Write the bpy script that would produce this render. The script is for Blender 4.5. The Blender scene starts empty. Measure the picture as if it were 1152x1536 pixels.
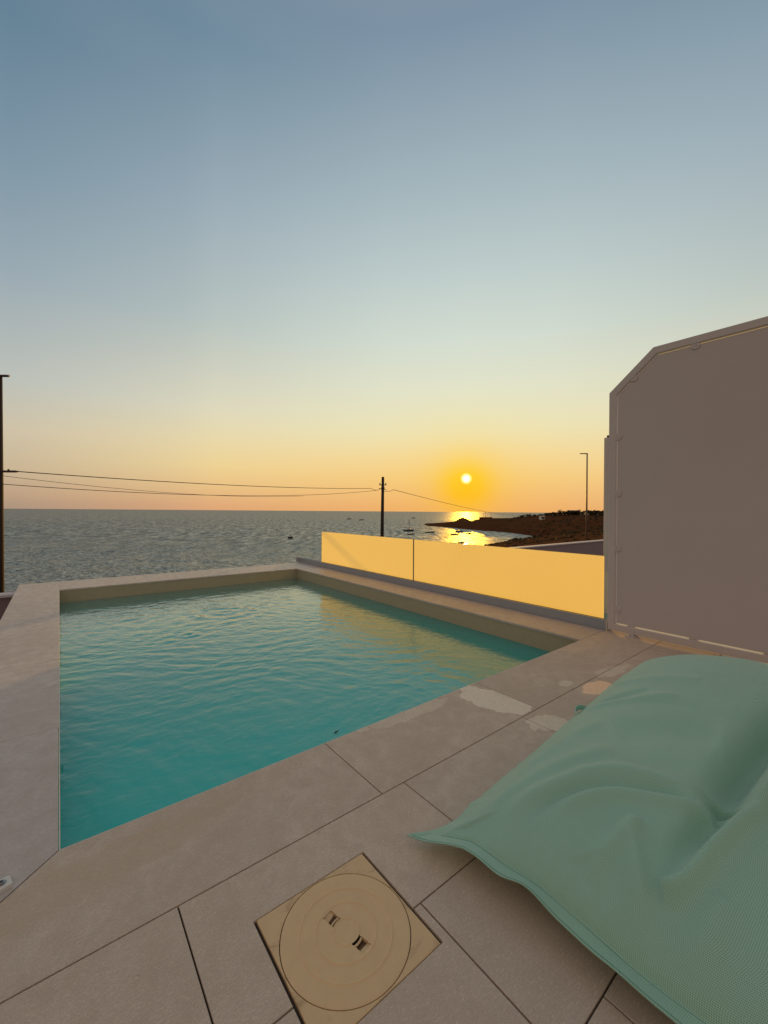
import bpy, math, random
import numpy as np
from mathutils import Vector, Matrix
R=random.Random(7); rng=np.random.default_rng(5)
sc=bpy.context.scene; COL=sc.collection
PI=math.pi
# ------------------------------------------------------------------ camera
F=608.68
CR=np.array([[.781,.005,.625],[-.625,-.006,.781],[.007,-1.,-.002]])
def _rot(p,r,y):
    cr,sr=math.cos(r),math.sin(r);cp,sp=math.cos(p),math.sin(p);cy,sy=math.cos(y),math.sin(y)
    B=np.array([[1,0,0],[0,0,1],[0,-1,0]],float)
    Rr=np.array([[cr,-sr,0],[sr,cr,0],[0,0,1]]);Rp=np.array([[1,0,0],[0,cp,-sp],[0,sp,cp]]);Ry=np.array([[cy,sy,0],[-sy,cy,0],[0,0,1]])
    return Ry@Rp@B@Rr
CR=_rot(-.0016,-.0075,.6751)
CAMZ=1.6
cam=bpy.data.objects.new('camera',bpy.data.cameras.new('camera')); COL.objects.link(cam)
M=Matrix(((CR[0][0],-CR[0][1],-CR[0][2],0),(CR[1][0],-CR[1][1],-CR[1][2],0),(CR[2][0],-CR[2][1],-CR[2][2],CAMZ),(0,0,0,1)))
cam.matrix_world=M
cam.data.sensor_fit='HORIZONTAL'; cam.data.sensor_width=36; cam.data.lens=36*F/1152
cam.data.clip_start=.05; cam.data.clip_end=200000
sc.camera=cam
sc.view_settings.view_transform='Standard'; sc.view_settings.look='None'; sc.view_settings.gamma=1; sc.view_settings.exposure=0
sc.cycles.max_bounces=8; sc.cycles.transparent_max_bounces=16; sc.cycles.sample_clamp_indirect=4
FW=np.array([math.sin(.6751),math.cos(.6751)]); RT=np.array([math.cos(.6751),-math.sin(.6751)])
def far(x,depth,z=None,y=None):
    """ground position of something seen in column x at a given distance ahead"""
    p=depth*FW+(x-576)/F*depth*RT
    if z is None: z=CAMZ-(y-767.6-(x-576)*.0)/F*depth
    return Vector((p[0],p[1],z))
# ------------------------------------------------------------------ materials
def lin(c): return tuple(((v/255)/12.92 if v/255<=.04045 else ((v/255+.055)/1.055)**2.4) for v in c)
class NT:
    def __init__(s,name,idblock=None):
        s.m=bpy.data.materials.new(name); s.m.use_nodes=True; s.t=s.m.node_tree; s.t.nodes.clear()
        s.out=s.n('ShaderNodeOutputMaterial')
    def n(s,t,**k):
        a=s.t.nodes.new(t)
        for q,v in k.items():
            if q.startswith('i_'): a.inputs[q[2:].replace('_',' ')].default_value=v
            else: setattr(a,q,v)
        return a
    def l(s,a,b): s.t.links.new(a,b)
    def math(s,op,a,b=None,c=None,clamp=False):
        m=s.n('ShaderNodeMath',operation=op); m.use_clamp=clamp
        for i,v in enumerate((a,b,c)):
            if v is None: continue
            if isinstance(v,(int,float)): m.inputs[i].default_value=v
            else: s.l(v,m.inputs[i])
        return m.outputs[0]
    def mix(s,f,a,b,blend='MIX'):
        m=s.n('ShaderNodeMix',data_type='RGBA',blend_type=blend)
        for i,v in zip((0,6,7),(f,a,b)):
            if isinstance(v,(int,float)): m.inputs[i].default_value=v
            elif isinstance(v,tuple): m.inputs[i].default_value=(*v[:3],1)
            else: s.l(v,m.inputs[i])
        return m.outputs[2]
    def ramp(s,f,stops,interp='LINEAR'):
        r=s.n('ShaderNodeValToRGB'); r.color_ramp.interpolation=interp
        e=r.color_ramp.elements
        while len(e)<len(stops): e.new(.5)
        for el,(p,c) in zip(e,stops):
            el.position=p; el.color=(*c[:3],1) if isinstance(c,tuple) else (c,c,c,1)
        s.l(f,r.inputs[0]); return r.outputs[0]
    def noise(s,vec,scale,detail=4,rough=.55,dist=0):
        a=s.n('ShaderNodeTexNoise'); a.inputs['Scale'].default_value=scale;a.inputs['Detail'].default_value=detail
        a.inputs['Roughness'].default_value=rough;a.inputs['Distortion'].default_value=dist
        if vec is not None: s.l(vec,a.inputs['Vector'])
        return a.outputs['Fac']
    def mapping(s,vec,scale=(1,1,1),rot=(0,0,0)):
        a=s.n('ShaderNodeMapping'); a.inputs['Scale'].default_value=scale; a.inputs['Rotation'].default_value=rot
        s.l(vec,a.inputs['Vector']); return a.outputs[0]
    def bump(s,h,strength=.3,dist=.01,normal=None):
        b=s.n('ShaderNodeBump'); b.inputs['Strength'].default_value=strength;b.inputs['Distance'].default_value=dist
        s.l(h,b.inputs['Height'])
        if normal is not None: s.l(normal,b.inputs['Normal'])
        return b.outputs[0]
    def prin(s,base,rough=.5,normal=None,**k):
        p=s.n('ShaderNodeBsdfPrincipled')
        if isinstance(base,tuple): p.inputs['Base Color'].default_value=(*base[:3],1)
        else: s.l(base,p.inputs['Base Color'])
        if isinstance(rough,(int,float)): p.inputs['Roughness'].default_value=rough
        else: s.l(rough,p.inputs['Roughness'])
        if normal is not None: s.l(normal,p.inputs['Normal'])
        for q,v in k.items(): p.inputs[q.replace('_',' ')].default_value=v
        return p
    def done(s,sh): s.l(sh.outputs[0] if hasattr(sh,'outputs') else sh,s.out.inputs['Surface']); return s.m
    def obj(s): return s.n('ShaderNodeTexCoord').outputs['Object']
    def geo(s): return s.n('ShaderNodeNewGeometry')

def simple(name,col,rough=.6,scale=8,var=.12,bump=.0,bs=60,metal=0,spec=.5):
    t=NT(name); o=t.obj(); n=t.noise(o,scale,5,.6)
    c=t.mix(n,tuple(v*(1-var) for v in col),tuple(min(1,v*(1+var)) for v in col))
    nm=t.bump(t.noise(o,bs,3),bump,.004) if bump else None
    return t.done(t.prin(c,rough,nm,Metallic=metal,Specular_IOR_Level=spec))

def m_stone(name,base,stains_and_sun=True,per=True,rough=.6,spec=.35):
    t=NT(name); g=t.geo(); P=g.outputs['Position']; rnd=g.outputs['Random Per Island']
    n1=t.noise(P,1.3,5,.6,.4); n2=t.noise(P,9,6,.65,.3); n3=t.noise(P,90,4,.7); n4=t.noise(P,420,2,.5)
    b=base
    c=t.mix(t.ramp(n1,[(.36,0.),(.62,1.)]),tuple(v*w_ for v,w_ in zip(b,(.84,.81,.77))),tuple(v*1.10 for v in b))
    c=t.mix(t.ramp(n2,[(.38,0.),(.62,.7)]),c,tuple(v*.74*w for v,w in zip(b,(1.02,.98,.92))))
    c=t.mix(t.ramp(n3,[(.4,0.),(.75,.30)]),c,tuple(v*1.35 for v in b))
    c=t.mix(t.ramp(n4,[(.3,.8),(.58,0.)]),c,tuple(v*.42 for v in b)); c=t.mix(t.ramp(n4,[(.56,0.),(.75,.5)]),c,tuple(min(1,v*1.35) for v in b))
    c=t.mix(t.ramp(t.noise(P,170,3,.6),[(.42,.4),(.6,0.)]),c,tuple(v*.62 for v in b))
    pits=t.ramp(t.noise(P,34,2,.4),[(.205,1.),(.235,0.)])
    c=t.mix(t.math('MULTIPLY',pits,.65),c,tuple(v*.35 for v in b))
    if per: c=t.mix(.5,c,t.ramp(rnd,[(0,(.80,.80,.80)),(1,(1.0,.985,.96))]),'MULTIPLY')
    rgh=rough
    if stains_and_sun:
        sx=t.n('ShaderNodeSeparateXYZ'); t.l(P,sx.inputs[0]); X,Y=sx.outputs[0],sx.outputs[1]
        w1=t.math('MULTIPLY',t.math('SUBTRACT',t.noise(P,3.6,3,.5),.5),.45)
        w2=t.math('MULTIPLY',t.math('SUBTRACT',t.noise(P,22,4,.6),.5),.05)
        w3=t.math('MULTIPLY',t.math('SUBTRACT',t.noise(P,12,3,.5),.5),.30)
        w=t.math('ADD',t.math('ADD',w1,w2),w3)
        def blob(cx,cy,ax,ay,ang,edge=.06,wob=1.0):
            dx=t.math('SUBTRACT',X,cx); dy=t.math('SUBTRACT',Y,cy); ca,sa=math.cos(ang),math.sin(ang)
            u=t.math('DIVIDE',t.math('ADD',t.math('MULTIPLY',dx,ca),t.math('MULTIPLY',dy,sa)),ax)
            v=t.math('DIVIDE',t.math('SUBTRACT',t.math('MULTIPLY',dy,ca),t.math('MULTIPLY',dx,sa)),ay)
            d=t.math('SQRT',t.math('ADD',t.math('MULTIPLY',u,u),t.math('MULTIPLY',v,v)))
            d=t.math('ADD',d,t.math('MULTIPLY',w,wob*2))
            return t.ramp(d,[(max(0,.8-edge),1.),(.8+edge,0.)])
        def ring(m): # tide mark: bright inside of edge
            return t.math('MULTIPLY',t.math('MULTIPLY',m,t.math('SUBTRACT',1,m)),4)
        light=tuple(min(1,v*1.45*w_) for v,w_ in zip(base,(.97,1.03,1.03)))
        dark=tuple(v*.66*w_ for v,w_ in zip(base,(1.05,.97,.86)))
        sun_patch=tuple(v*1.5*w_ for v,w_ in zip(base,(1.2,.95,.7)))
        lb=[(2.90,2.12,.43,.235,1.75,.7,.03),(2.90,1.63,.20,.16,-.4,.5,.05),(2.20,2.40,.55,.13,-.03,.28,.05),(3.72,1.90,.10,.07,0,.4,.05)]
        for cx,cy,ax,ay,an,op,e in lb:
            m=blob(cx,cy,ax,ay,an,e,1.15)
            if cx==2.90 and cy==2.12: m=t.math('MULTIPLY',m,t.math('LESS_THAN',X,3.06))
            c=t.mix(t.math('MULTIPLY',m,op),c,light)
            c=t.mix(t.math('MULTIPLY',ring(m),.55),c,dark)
        m=blob(3.86,1.66,.26,.13,-.1,.04,.6); c=t.mix(t.math('MULTIPLY',m,.75),c,sun_patch)  # patch of sunlight on the paving, painted into the stone colour
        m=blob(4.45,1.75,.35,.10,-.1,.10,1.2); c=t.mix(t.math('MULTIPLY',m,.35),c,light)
        for cx,cy,ax,ay,an,op,e in [(.15,2.19,.75,.15,.13,.75,.10),(-.07,2.62,.06,.09,-.4,.8,.12),(-.03,3.00,.06,.12,-.4,.7,.2),(-.1,3.35,.12,.2,.5,.4,.25),
                 (.9,2.33,.5,.07,.1,.35,.3),(3.3,2.15,.35,.20,.2,.35,.2),(-.35,4.6,.2,.5,.3,.35,.3),(1.9,1.98,.5,.12,.1,.3,.3)]:
            m=blob(cx,cy,ax,ay,an,e,.9); c=t.mix(t.math('MULTIPLY',m,op),c,dark)
    gr_=t.noise(t.mapping(P,(22,75,1),(0,0,.25)),2.2,5,.72,.4); c=t.mix(t.ramp(gr_,[(.40,.50),(.58,0.)]),c,tuple(v*.60 for v in b)); c=t.mix(t.ramp(gr_,[(.56,0.),(.72,.35)]),c,tuple(v*1.3 for v in b))
    h=t.math('ADD',t.math('ADD',t.math('MULTIPLY',n3,.6),t.math('MULTIPLY',n2,.9)),t.math('MULTIPLY',gr_,.5))
    h=t.math('ADD',h,t.math('MULTIPLY',n4,.25))
    nm=t.bump(h,.55,.0035)
    return t.done(t.prin(c,t.ramp(n2,[(.3,rough-.14),(.7,rough+.14)]),nm,Specular_IOR_Level=spec))

STONE=(.735,.60,.475)
M={}
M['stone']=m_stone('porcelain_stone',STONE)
M['coping']=m_stone('coping_stone',(.63,.545,.485),stains_and_sun=False,per=True,rough=.42,spec=.5)
M['grout']=simple('dark_grout',(.045,.034,.026),.9,30,.3)
M['lip']=simple('cut_edge',(.62,.55,.44),.7,20,.1)
M['render']=simple('grey_render',(.40,.37,.36),.85,3,.12,.4,120)
M['lining']=simple('sand_lining',(.36,.31,.20),.6,12,.12,.25,90)
M['rail']=simple('anodised_rail',(.30,.34,.39),.38,5,.08,metal=.35)
M['frame']=simple('grey_powder_coat',(.52,.47,.445),.45,6,.06,.08,300)
M['rubber']=simple('black_rubber',(.02,.02,.02),.7)
M['wood']=simple('tarred_wood',(.022,.012,.010),.85,9,.4,.4,60)
M['steel']=simple('dark_steel',(.03,.018,.014),.6,9,.2)
M['post']=simple('weathered_post',(.12,.085,.07),.6,9,.15)
M['zinc']=simple('galvanised_zinc',(.35,.34,.33),.4,20,.15,metal=.8)
M['wire']=simple('black_cable',(.02,.008,.010),.7)
M['plastic_white']=simple('white_plastic',(.62,.60,.55),.4,30,.06)
M['dirt_and_shade']=simple('brown_slot_shade',(.13,.065,.03),.9,60,.4)
M['hole']=simple('dark_hole',(.012,.010,.008),.8)
M['hull_dark']=simple('navy_hull',(.02,.02,.03),.5)
M['hull_white']=simple('white_hull',(.6,.58,.58),.4)
M['house_white']=simple('white_plaster',(.6,.56,.5),.8)
M['glass_dark']=simple('dark_pane',(.02,.02,.025),.1)
M['bark']=simple('bark',(.05,.03,.02),.9)

def m_leaf():
    t=NT('scrub_leaf'); g=t.geo(); c=t.ramp(g.outputs['Random Per Island'],[(0,(.03,.032,.012)),(.5,(.06,.048,.018)),(1,(.11,.07,.03))])
    return t.done(t.prin(c,.8,Specular_IOR_Level=.2))
M['leaf']=m_leaf()
def m_ground():
    t=NT('coast_ground'); P=t.geo().outputs['Position']
    n=t.noise(P,.06,6,.65,.6); n2=t.noise(P,.45,5,.7,.5); n3=t.noise(t.mapping(P,(.3,.3,1.6)),.8,4)
    c=t.ramp(n,[(.35,(.085,.032,.016)),(.5,(.12,.046,.021)),(.66,(.06,.036,.015))])
    c=t.mix(t.ramp(n2,[(.45,0.),(.62,.7)]),c,(.05,.04,.018))
    c=t.mix(t.ramp(n3,[(.55,0.),(.7,.25)]),c,(.12,.05,.025))
    return t.done(t.prin(c,.95,t.bump(n2,.25,.6),Specular_IOR_Level=.0))
M['ground']=m_ground()

def m_manhole(name,k=1.0):
    t=NT(name); P=t.geo().outputs['Position']; n=t.noise(P,14,5,.6,.4); n2=t.noise(P,200,3)
    b=(.68*k,.475*k,.255*k)
    c=t.mix(n,tuple(v*.88 for v in b),tuple(v*1.08 for v in b))
    dirt_and_shade=t.ramp(t.noise(t.mapping(P,(1,2.2,1),(0,0,.6)),7,5,.7,.8),[(.52,0.),(.72,.6)])
    if k!=1: c=t.mix(dirt_and_shade,c,(.22,.12,.05))
    return t.done(t.prin(c,.5,t.bump(n2,.25,.001),Specular_IOR_Level=.35))
M['mh']=m_manhole('cream_plastic_lid'); M['mhf']=m_manhole('cream_plastic_frame',.97)

def m_panel():
    t=NT('translucent_screen_panel'); P=t.geo().outputs['Position']; n=t.noise(P,.9,4,.6); n2=t.noise(P,350,2)
    c=t.mix(n,(.485,.435,.42),(.545,.49,.475))
    p=t.prin(c,.7,t.bump(n2,.15,.001),Specular_IOR_Level=.3)
    tr=t.n('ShaderNodeBsdfTranslucent'); tr.inputs[0].default_value=(.5,.42,.4,1)
    mx=t.n('ShaderNodeMixShader'); mx.inputs[0].default_value=.02; t.l(p.outputs[0],mx.inputs[1]); t.l(tr.outputs[0],mx.inputs[2])
    return t.done(mx)
M['panel']=m_panel()
def m_trans(name,col,gl=.05):
    t=NT(name); tr=t.n('ShaderNodeBsdfTranslucent'); tr.inputs[0].default_value=(col[0]*.6,col[1]*.8,col[2],1)
    d=t.n('ShaderNodeBsdfDiffuse'); d.inputs[0].default_value=(*col,1)
    mx=t.n('ShaderNodeMixShader'); mx.inputs[0].default_value=.80; t.l(tr.outputs[0],mx.inputs[1]); t.l(d.outputs[0],mx.inputs[2])
    return t.done(mx)
M['clip']=simple('grey_plastic_clip',(.50,.45,.43),.35,6,.05)
M['gap_glow']=m_trans('white_gap_glow',(.95,.95,.97))
def m_frost():
    t=NT('frosted_glass'); P=t.geo().outputs['Position']
    n=t.noise(P,1.1,3,.5); sp=t.ramp(t.noise(P,75,2,.5),[(.20,1.),(.25,0.)])
    c=t.mix(n,(.93,.87,.62),(.97,.91,.66)); c=t.mix(t.math('MULTIPLY',sp,.35),c,(.55,.5,.45))
    tr=t.n('ShaderNodeBsdfTranslucent'); t.l(c,tr.inputs[0])
    g=t.n('ShaderNodeBsdfGlossy'); g.inputs['Roughness'].default_value=.35; g.inputs[0].default_value=(.9,.9,.9,1)
    mx=t.n('ShaderNodeMixShader'); mx.inputs[0].default_value=.04; t.l(tr.outputs[0],mx.inputs[1]); t.l(g.outputs[0],mx.inputs[2])
    return t.done(mx)
M['frost']=m_frost()
def m_clear():
    t=NT('clear_glass_face'); tr=t.n('ShaderNodeBsdfTransparent'); tr.inputs[0].default_value=(.97,.98,.97,1)
    g=t.n('ShaderNodeBsdfGlossy'); g.inputs['Roughness'].default_value=.02
    f=t.n('ShaderNodeFresnel'); f.inputs[0].default_value=1.5
    mx=t.n('ShaderNodeMixShader'); t.l(f.outputs[0],mx.inputs[0]); t.l(tr.outputs[0],mx.inputs[1]); t.l(g.outputs[0],mx.inputs[2])
    return t.done(mx)
M['clear']=m_clear()
def m_fabric(name,base,seam=False):
    t=NT(name); uv=t.n('ShaderNodeTexCoord').outputs['UV']; P=t.geo().outputs['Position']
    wv=[]
    for r in (0,PI/2):
        w=t.n('ShaderNodeTexWave',wave_type='BANDS',bands_direction='X'); w.inputs['Scale'].default_value=55; w.inputs['Distortion'].default_value=.15
        t.l(t.mapping(uv,(1,1,1),(0,0,r)),w.inputs['Vector']); wv.append(w.outputs['Fac'])
    weave=t.math('MAXIMUM',t.math('MULTIPLY',wv[0],1.0),t.math('MULTIPLY',wv[1],.8))
    n=t.noise(P,3,4,.6); nf=t.noise(P,500,2)
    c=t.mix(n,tuple(v*.93 for v in base),tuple(v*1.05 for v in base))
    c=t.mix(t.ramp(weave,[(.25,.9),(.8,0.)]),c,tuple(v*w_ for v,w_ in zip(base,(.58,.50,.25))))
    h=t.math('ADD',t.math('MULTIPLY',weave,1.),t.math('MULTIPLY',nf,.4))
    p=t.prin(c,.62,t.bump(h,.6,.0018),Specular_IOR_Level=.45)
    p.inputs['Sheen Weight'].default_value=.35; p.inputs['Sheen Roughness'].default_value=.4
    return t.done(p)
BAG=(.345,.62,.52)
M['fabric']=m_fabric('mint_outdoor_fabric',BAG)
M['fabric2']=simple('mint_webbing',BAG,.7,40,.1,.3,300)
M['thread']=simple('mint_thread',(.15,.33,.26),.8)
def m_pool():
    t=NT('pool_water'); P=t.geo().outputs['Position']
    n=t.noise(P,.8,3,.5)
    c=t.mix(n,(.030,.49,.44),(.048,.55,.50))
    cloud=t.ramp(t.noise(P,2.2,4,.6,.8),[(.45,0.),(.75,.22)]); c=t.mix(cloud,c,(.12,.52,.46))
    lw=t.n('ShaderNodeLayerWeight'); lw.inputs[0].default_value=.5; c=t.mix(t.ramp(lw.outputs['Facing'],[(.40,0.),(.85,.8)]),c,(.012,.10,.080))
    w=t.noise(t.mapping(P,(1,1.6,1),(0,0,.5)),9,4,.55,.6); w2=t.noise(t.mapping(P,(1,1.5,1),(0,0,.7)),30,4,.6,.5)
    h=t.math('ADD',w,t.math('MULTIPLY',w2,.12))
    nm=t.bump(h,.30,.012)
    df=t.n('ShaderNodeBsdfDiffuse'); t.l(c,df.inputs[0])
    gl=t.n('ShaderNodeBsdfGlossy'); gl.inputs['Roughness'].default_value=.02; gl.inputs[0].default_value=(.95,.97,1,1); t.l(nm,gl.inputs['Normal'])
    fr=t.n('ShaderNodeFresnel'); fr.inputs[0].default_value=1.33; t.l(nm,fr.inputs['Normal'])
    mx=t.n('ShaderNodeMixShader'); t.l(t.math('MULTIPLY',fr.outputs[0],t.math('ADD',1.15,t.math('MULTIPLY',fr.outputs[0],1.7)),clamp=True),mx.inputs[0]); t.l(df.outputs[0],mx.inputs[1]); t.l(gl.outputs[0],mx.inputs[2])
    return t.done(mx)
M['pool']=m_pool()
def m_sea():
    t=NT('sea_water'); P=t.geo().outputs['Position']
    big=t.noise(t.mapping(P,(1,3.,1),(0,0,-.3)),.009,5,.6,.4)
    def slope(sc_,amp):
        n=t.n('ShaderNodeTexNoise'); n.inputs['Scale'].default_value=sc_; n.inputs['Detail'].default_value=3; n.inputs['Roughness'].default_value=.6
        t.l(t.mapping(P,(1.5,1,1),(0,0,.75)),n.inputs['Vector'])
        v=t.n('ShaderNodeVectorMath',operation='SUBTRACT'); t.l(n.outputs['Color'],v.inputs[0]); v.inputs[1].default_value=(.5,.5,.5)
        q=t.n('ShaderNodeVectorMath',operation='MULTIPLY'); t.l(v.outputs[0],q.inputs[0]); q.inputs[1].default_value=(amp,amp,0)
        return q.outputs[0]
    def vadd(a,b):
        q=t.n('ShaderNodeVectorMath',operation='ADD'); t.l(a,q.inputs[0]); t.l(b,q.inputs[1]); return q.outputs[0]
    sl=vadd(slope(.7,1.0),slope(2.6,1.2))
    sc2=t.n('ShaderNodeVectorMath',operation='SCALE'); t.l(sl,sc2.inputs[0]); t.l(t.ramp(big,[(.35,.45),(.62,1.)]),sc2.inputs['Scale'])
    up=t.n('ShaderNodeVectorMath',operation='ADD'); t.l(sc2.outputs[0],up.inputs[0]); up.inputs[1].default_value=(0,0,1)
    nn=t.n('ShaderNodeVectorMath',operation='NORMALIZE'); t.l(up.outputs[0],nn.inputs[0])
    c=t.mix(big,(.065,.075,.062),(.095,.105,.085))
    df=t.n('ShaderNodeBsdfDiffuse'); t.l(c,df.inputs[0]); t.l(nn.outputs[0],df.inputs['Normal'])
    gl=t.n('ShaderNodeBsdfGlossy'); gl.inputs['Roughness'].default_value=.43; t.l(nn.outputs[0],gl.inputs['Normal'])
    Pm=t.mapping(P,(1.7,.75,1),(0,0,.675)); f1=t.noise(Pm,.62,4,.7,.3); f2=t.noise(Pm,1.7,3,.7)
    facet_glint=t.math('ADD',t.math('MULTIPLY',f1,.6),t.math('MULTIPLY',f2,.4))
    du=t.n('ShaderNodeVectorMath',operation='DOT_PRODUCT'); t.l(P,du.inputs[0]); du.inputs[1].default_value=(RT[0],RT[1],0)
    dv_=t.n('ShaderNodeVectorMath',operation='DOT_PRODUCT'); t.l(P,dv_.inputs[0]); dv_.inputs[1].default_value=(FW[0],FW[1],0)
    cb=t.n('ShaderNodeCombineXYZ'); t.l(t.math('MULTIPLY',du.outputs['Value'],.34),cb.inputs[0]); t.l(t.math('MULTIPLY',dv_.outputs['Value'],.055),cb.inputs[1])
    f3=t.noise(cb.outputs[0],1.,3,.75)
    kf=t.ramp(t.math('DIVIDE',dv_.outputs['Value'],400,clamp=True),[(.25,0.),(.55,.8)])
    q_=t.n('ShaderNodeMix',data_type='FLOAT'); t.l(kf,q_.inputs[0]); t.l(facet_glint,q_.inputs[2]); t.l(f3,q_.inputs[3]); facet_glint=q_.outputs[0]
    t.l(t.ramp(facet_glint,[(.36,(.17,.173,.165)),(.49,(.335,.33,.305)),(.62,(.62,.60,.53))]),gl.inputs[0])  # noise in the glossy colour imitates wave-facet reflections and sun sparkle
    fr=t.n('ShaderNodeFresnel'); fr.inputs[0].default_value=1.33; t.l(nn.outputs[0],fr.inputs['Normal'])
    mx=t.n('ShaderNodeMixShader'); t.l(fr.outputs[0],mx.inputs[0]); t.l(df.outputs[0],mx.inputs[1]); t.l(gl.outputs[0],mx.inputs[2])
    return t.done(mx)
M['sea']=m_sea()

# ------------------------------------------------------------------ mesh tools
class MB:
    def __init__(s): s.v=[];s.f=[];s.mi=[]
    def add(s,vs,fs,mi=0):
        k=len(s.v); s.v+= [tuple(map(float,v)) for v in vs]; s.f+=[tuple(i+k for i in f) for f in fs]; s.mi+=[mi]*len(fs)
    def box(s,a,b,mi=0,faces=None,bev=0):
        x0,y0,z0=a;x1,y1,z1=b
        if bev:
            e=bev
            vs=[(x0,y0,z0),(x1,y0,z0),(x1,y1,z0),(x0,y1,z0),(x0,y0,z1-e),(x1,y0,z1-e),(x1,y1,z1-e),(x0,y1,z1-e),(x0+e,y0+e,z1),(x1-e,y0+e,z1),(x1-e,y1-e,z1),(x0+e,y1-e,z1)]
            fs=[(3,2,1,0),(8,9,10,11)]+[(i,(i+1)%4,4+(i+1)%4,4+i) for i in range(4)]+[(4+i,4+(i+1)%4,8+(i+1)%4,8+i) for i in range(4)]
            s.add(vs,fs,mi);return
        s.add([(x0,y0,z0),(x1,y0,z0),(x1,y1,z0),(x0,y1,z0),(x0,y0,z1),(x1,y0,z1),(x1,y1,z1),(x0,y1,z1)],
              [(3,2,1,0),(4,5,6,7),(0,1,5,4),(1,2,6,5),(2,3,7,6),(3,0,4,7)],mi)
    def prism(s,poly,z0,z1,mi=0,bev=0):
        n=len(poly); vs=[(x,y,z0) for x,y in poly]
        if bev:
            cx=sum(p[0] for p in poly)/n; cy=sum(p[1] for p in poly)/n
            vs+=[(x,y,z1-bev) for x,y in poly]
            inn=[]
            for i in range(n):
                p=Vector(poly[i]);a=(p-Vector(poly[i-1])).normalized();b=(Vector(poly[(i+1)%n])-p).normalized()
                na=Vector((-a.y,a.x));nb=Vector((-b.y,b.x)); m=(na+nb); m=m/max(.3,m.dot(na)); inn.append((p.x+m.x*bev,p.y+m.y*bev,z1))
            vs+=inn
            fs=[tuple(range(n-1,-1,-1)),tuple(range(2*n,3*n))]+[(i,(i+1)%n,n+(i+1)%n,n+i) for i in range(n)]+[(n+i,n+(i+1)%n,2*n+(i+1)%n,2*n+i) for i in range(n)]
        else:
            vs+=[(x,y,z1) for x,y in poly]
            fs=[tuple(range(n-1,-1,-1)),tuple(range(n,2*n))]+[(i,(i+1)%n,n+(i+1)%n,n+i) for i in range(n)]
        s.add(vs,fs,mi)
    def tube(s,pts,r,n=8,mi=0,cap=True):
        pts=[Vector(p) for p in pts]; rs=r if isinstance(r,(list,tuple)) else [r]*len(pts); rings=[]
        for i,p in enumerate(pts):
            d=(pts[min(i+1,len(pts)-1)]-pts[max(i-1,0)]).normalized(); u=d.cross(Vector((0,0,1)))
            if u.length<.01: u=d.cross(Vector((1,0,0)))
            u.normalize(); w=u.cross(d)
            rings.append([p+(u*math.cos(2*PI*k/n)+w*math.sin(2*PI*k/n))*rs[i] for k in range(n)])
        vs=[v for q in rings for v in q]; fs=[]
        for i in range(len(pts)-1):
            for k in range(n): fs.append((i*n+k,(i+1)*n+k,(i+1)*n+(k+1)%n,i*n+(k+1)%n))
        if cap: fs+=[tuple(range(n)),tuple(range((len(pts)-1)*n+n-1,(len(pts)-1)*n-1,-1))]
        s.add(vs,fs,mi)
    def lathe(s,c,prof,n=48,mi=0,a0=0,a1=2*PI):
        cx,cy,cz=c; m=len(prof); vs=[];full=abs(a1-a0-2*PI)<1e-6; N=n if full else n+1
        for k in range(N):
            a=a0+(a1-a0)*k/n
            for r,z in prof: vs.append((cx+r*math.cos(a),cy+r*math.sin(a),cz+z))
        fs=[]
        for k in range(n):
            k2=(k+1)%N
            for j in range(m-1): fs.append((k*m+j,k2*m+j,k2*m+j+1,k*m+j+1))
        s.add(vs,fs,mi)
    def build(s,name,mats,parent=None,smooth=False,loc=None,**tags):
        me=bpy.data.meshes.new(name); me.from_pydata(s.v,[],s.f)
        if not isinstance(mats,(list,tuple)): mats=[mats]
        for m in mats: me.materials.append(m)
        me.polygons.foreach_set('material_index',s.mi)
        if smooth: me.polygons.foreach_set('use_smooth',[True]*len(s.f))
        me.validate(); me.update()
        o=bpy.data.objects.new(name,me); COL.objects.link(o)
        if parent is not None: o.parent=parent
        if loc is not None: o.location=loc
        for k,v in tags.items(): o[k]=v
        return o
def empty(name,label,cat,loc=(0,0,0),rz=0,group=None):
    o=bpy.data.objects.new(name,None); COL.objects.link(o); o.location=loc; o.rotation_euler=(0,0,rz); o.empty_display_size=.2
    o['label']=label;o['category']=cat
    if group:o['group']=group
    return o
def grid_faces(nx,ny):
    i=np.arange(nx-1)[:,None];j=np.arange(ny-1)[None,:]
    a=(i*ny+j).ravel(); return np.stack([a,a+ny,a+ny+1,a+1],1)
def grid_obj(name,V,nx,ny,mat,smooth=True,parent=None,flip=False,**tags):
    f=grid_faces(nx,ny)
    if flip: f=f[:,::-1]
    me=bpy.data.meshes.new(name); me.from_pydata(V.reshape(-1,3).tolist(),[],f.tolist()); me.materials.append(mat)
    me.polygons.foreach_set('use_smooth',[smooth]*len(f)); me.update()
    o=bpy.data.objects.new(name,me);COL.objects.link(o)
    if parent is not None:o.parent=parent
    for k,v in tags.items():o[k]=v
    return o

# value noise for terrain shapes
_perm=rng.random((256,256))
def vnoise(x,y):
    xi=np.floor(x).astype(int);yi=np.floor(y).astype(int);fx=x-xi;fy=y-yi
    fx=fx*fx*(3-2*fx);fy=fy*fy*(3-2*fy);g=lambda a,b:_perm[a%256,b%256]
    return (g(xi,yi)*(1-fx)+g(xi+1,yi)*fx)*(1-fy)+(g(xi,yi+1)*(1-fx)+g(xi+1,yi+1)*fx)*fy
def fbm(x,y,o=4):
    s=0;a=.5
    for k in range(o): s=s+a*(vnoise(x*2**k+17*k,y*2**k+31*k)-.5);a*=.5
    return s

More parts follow.
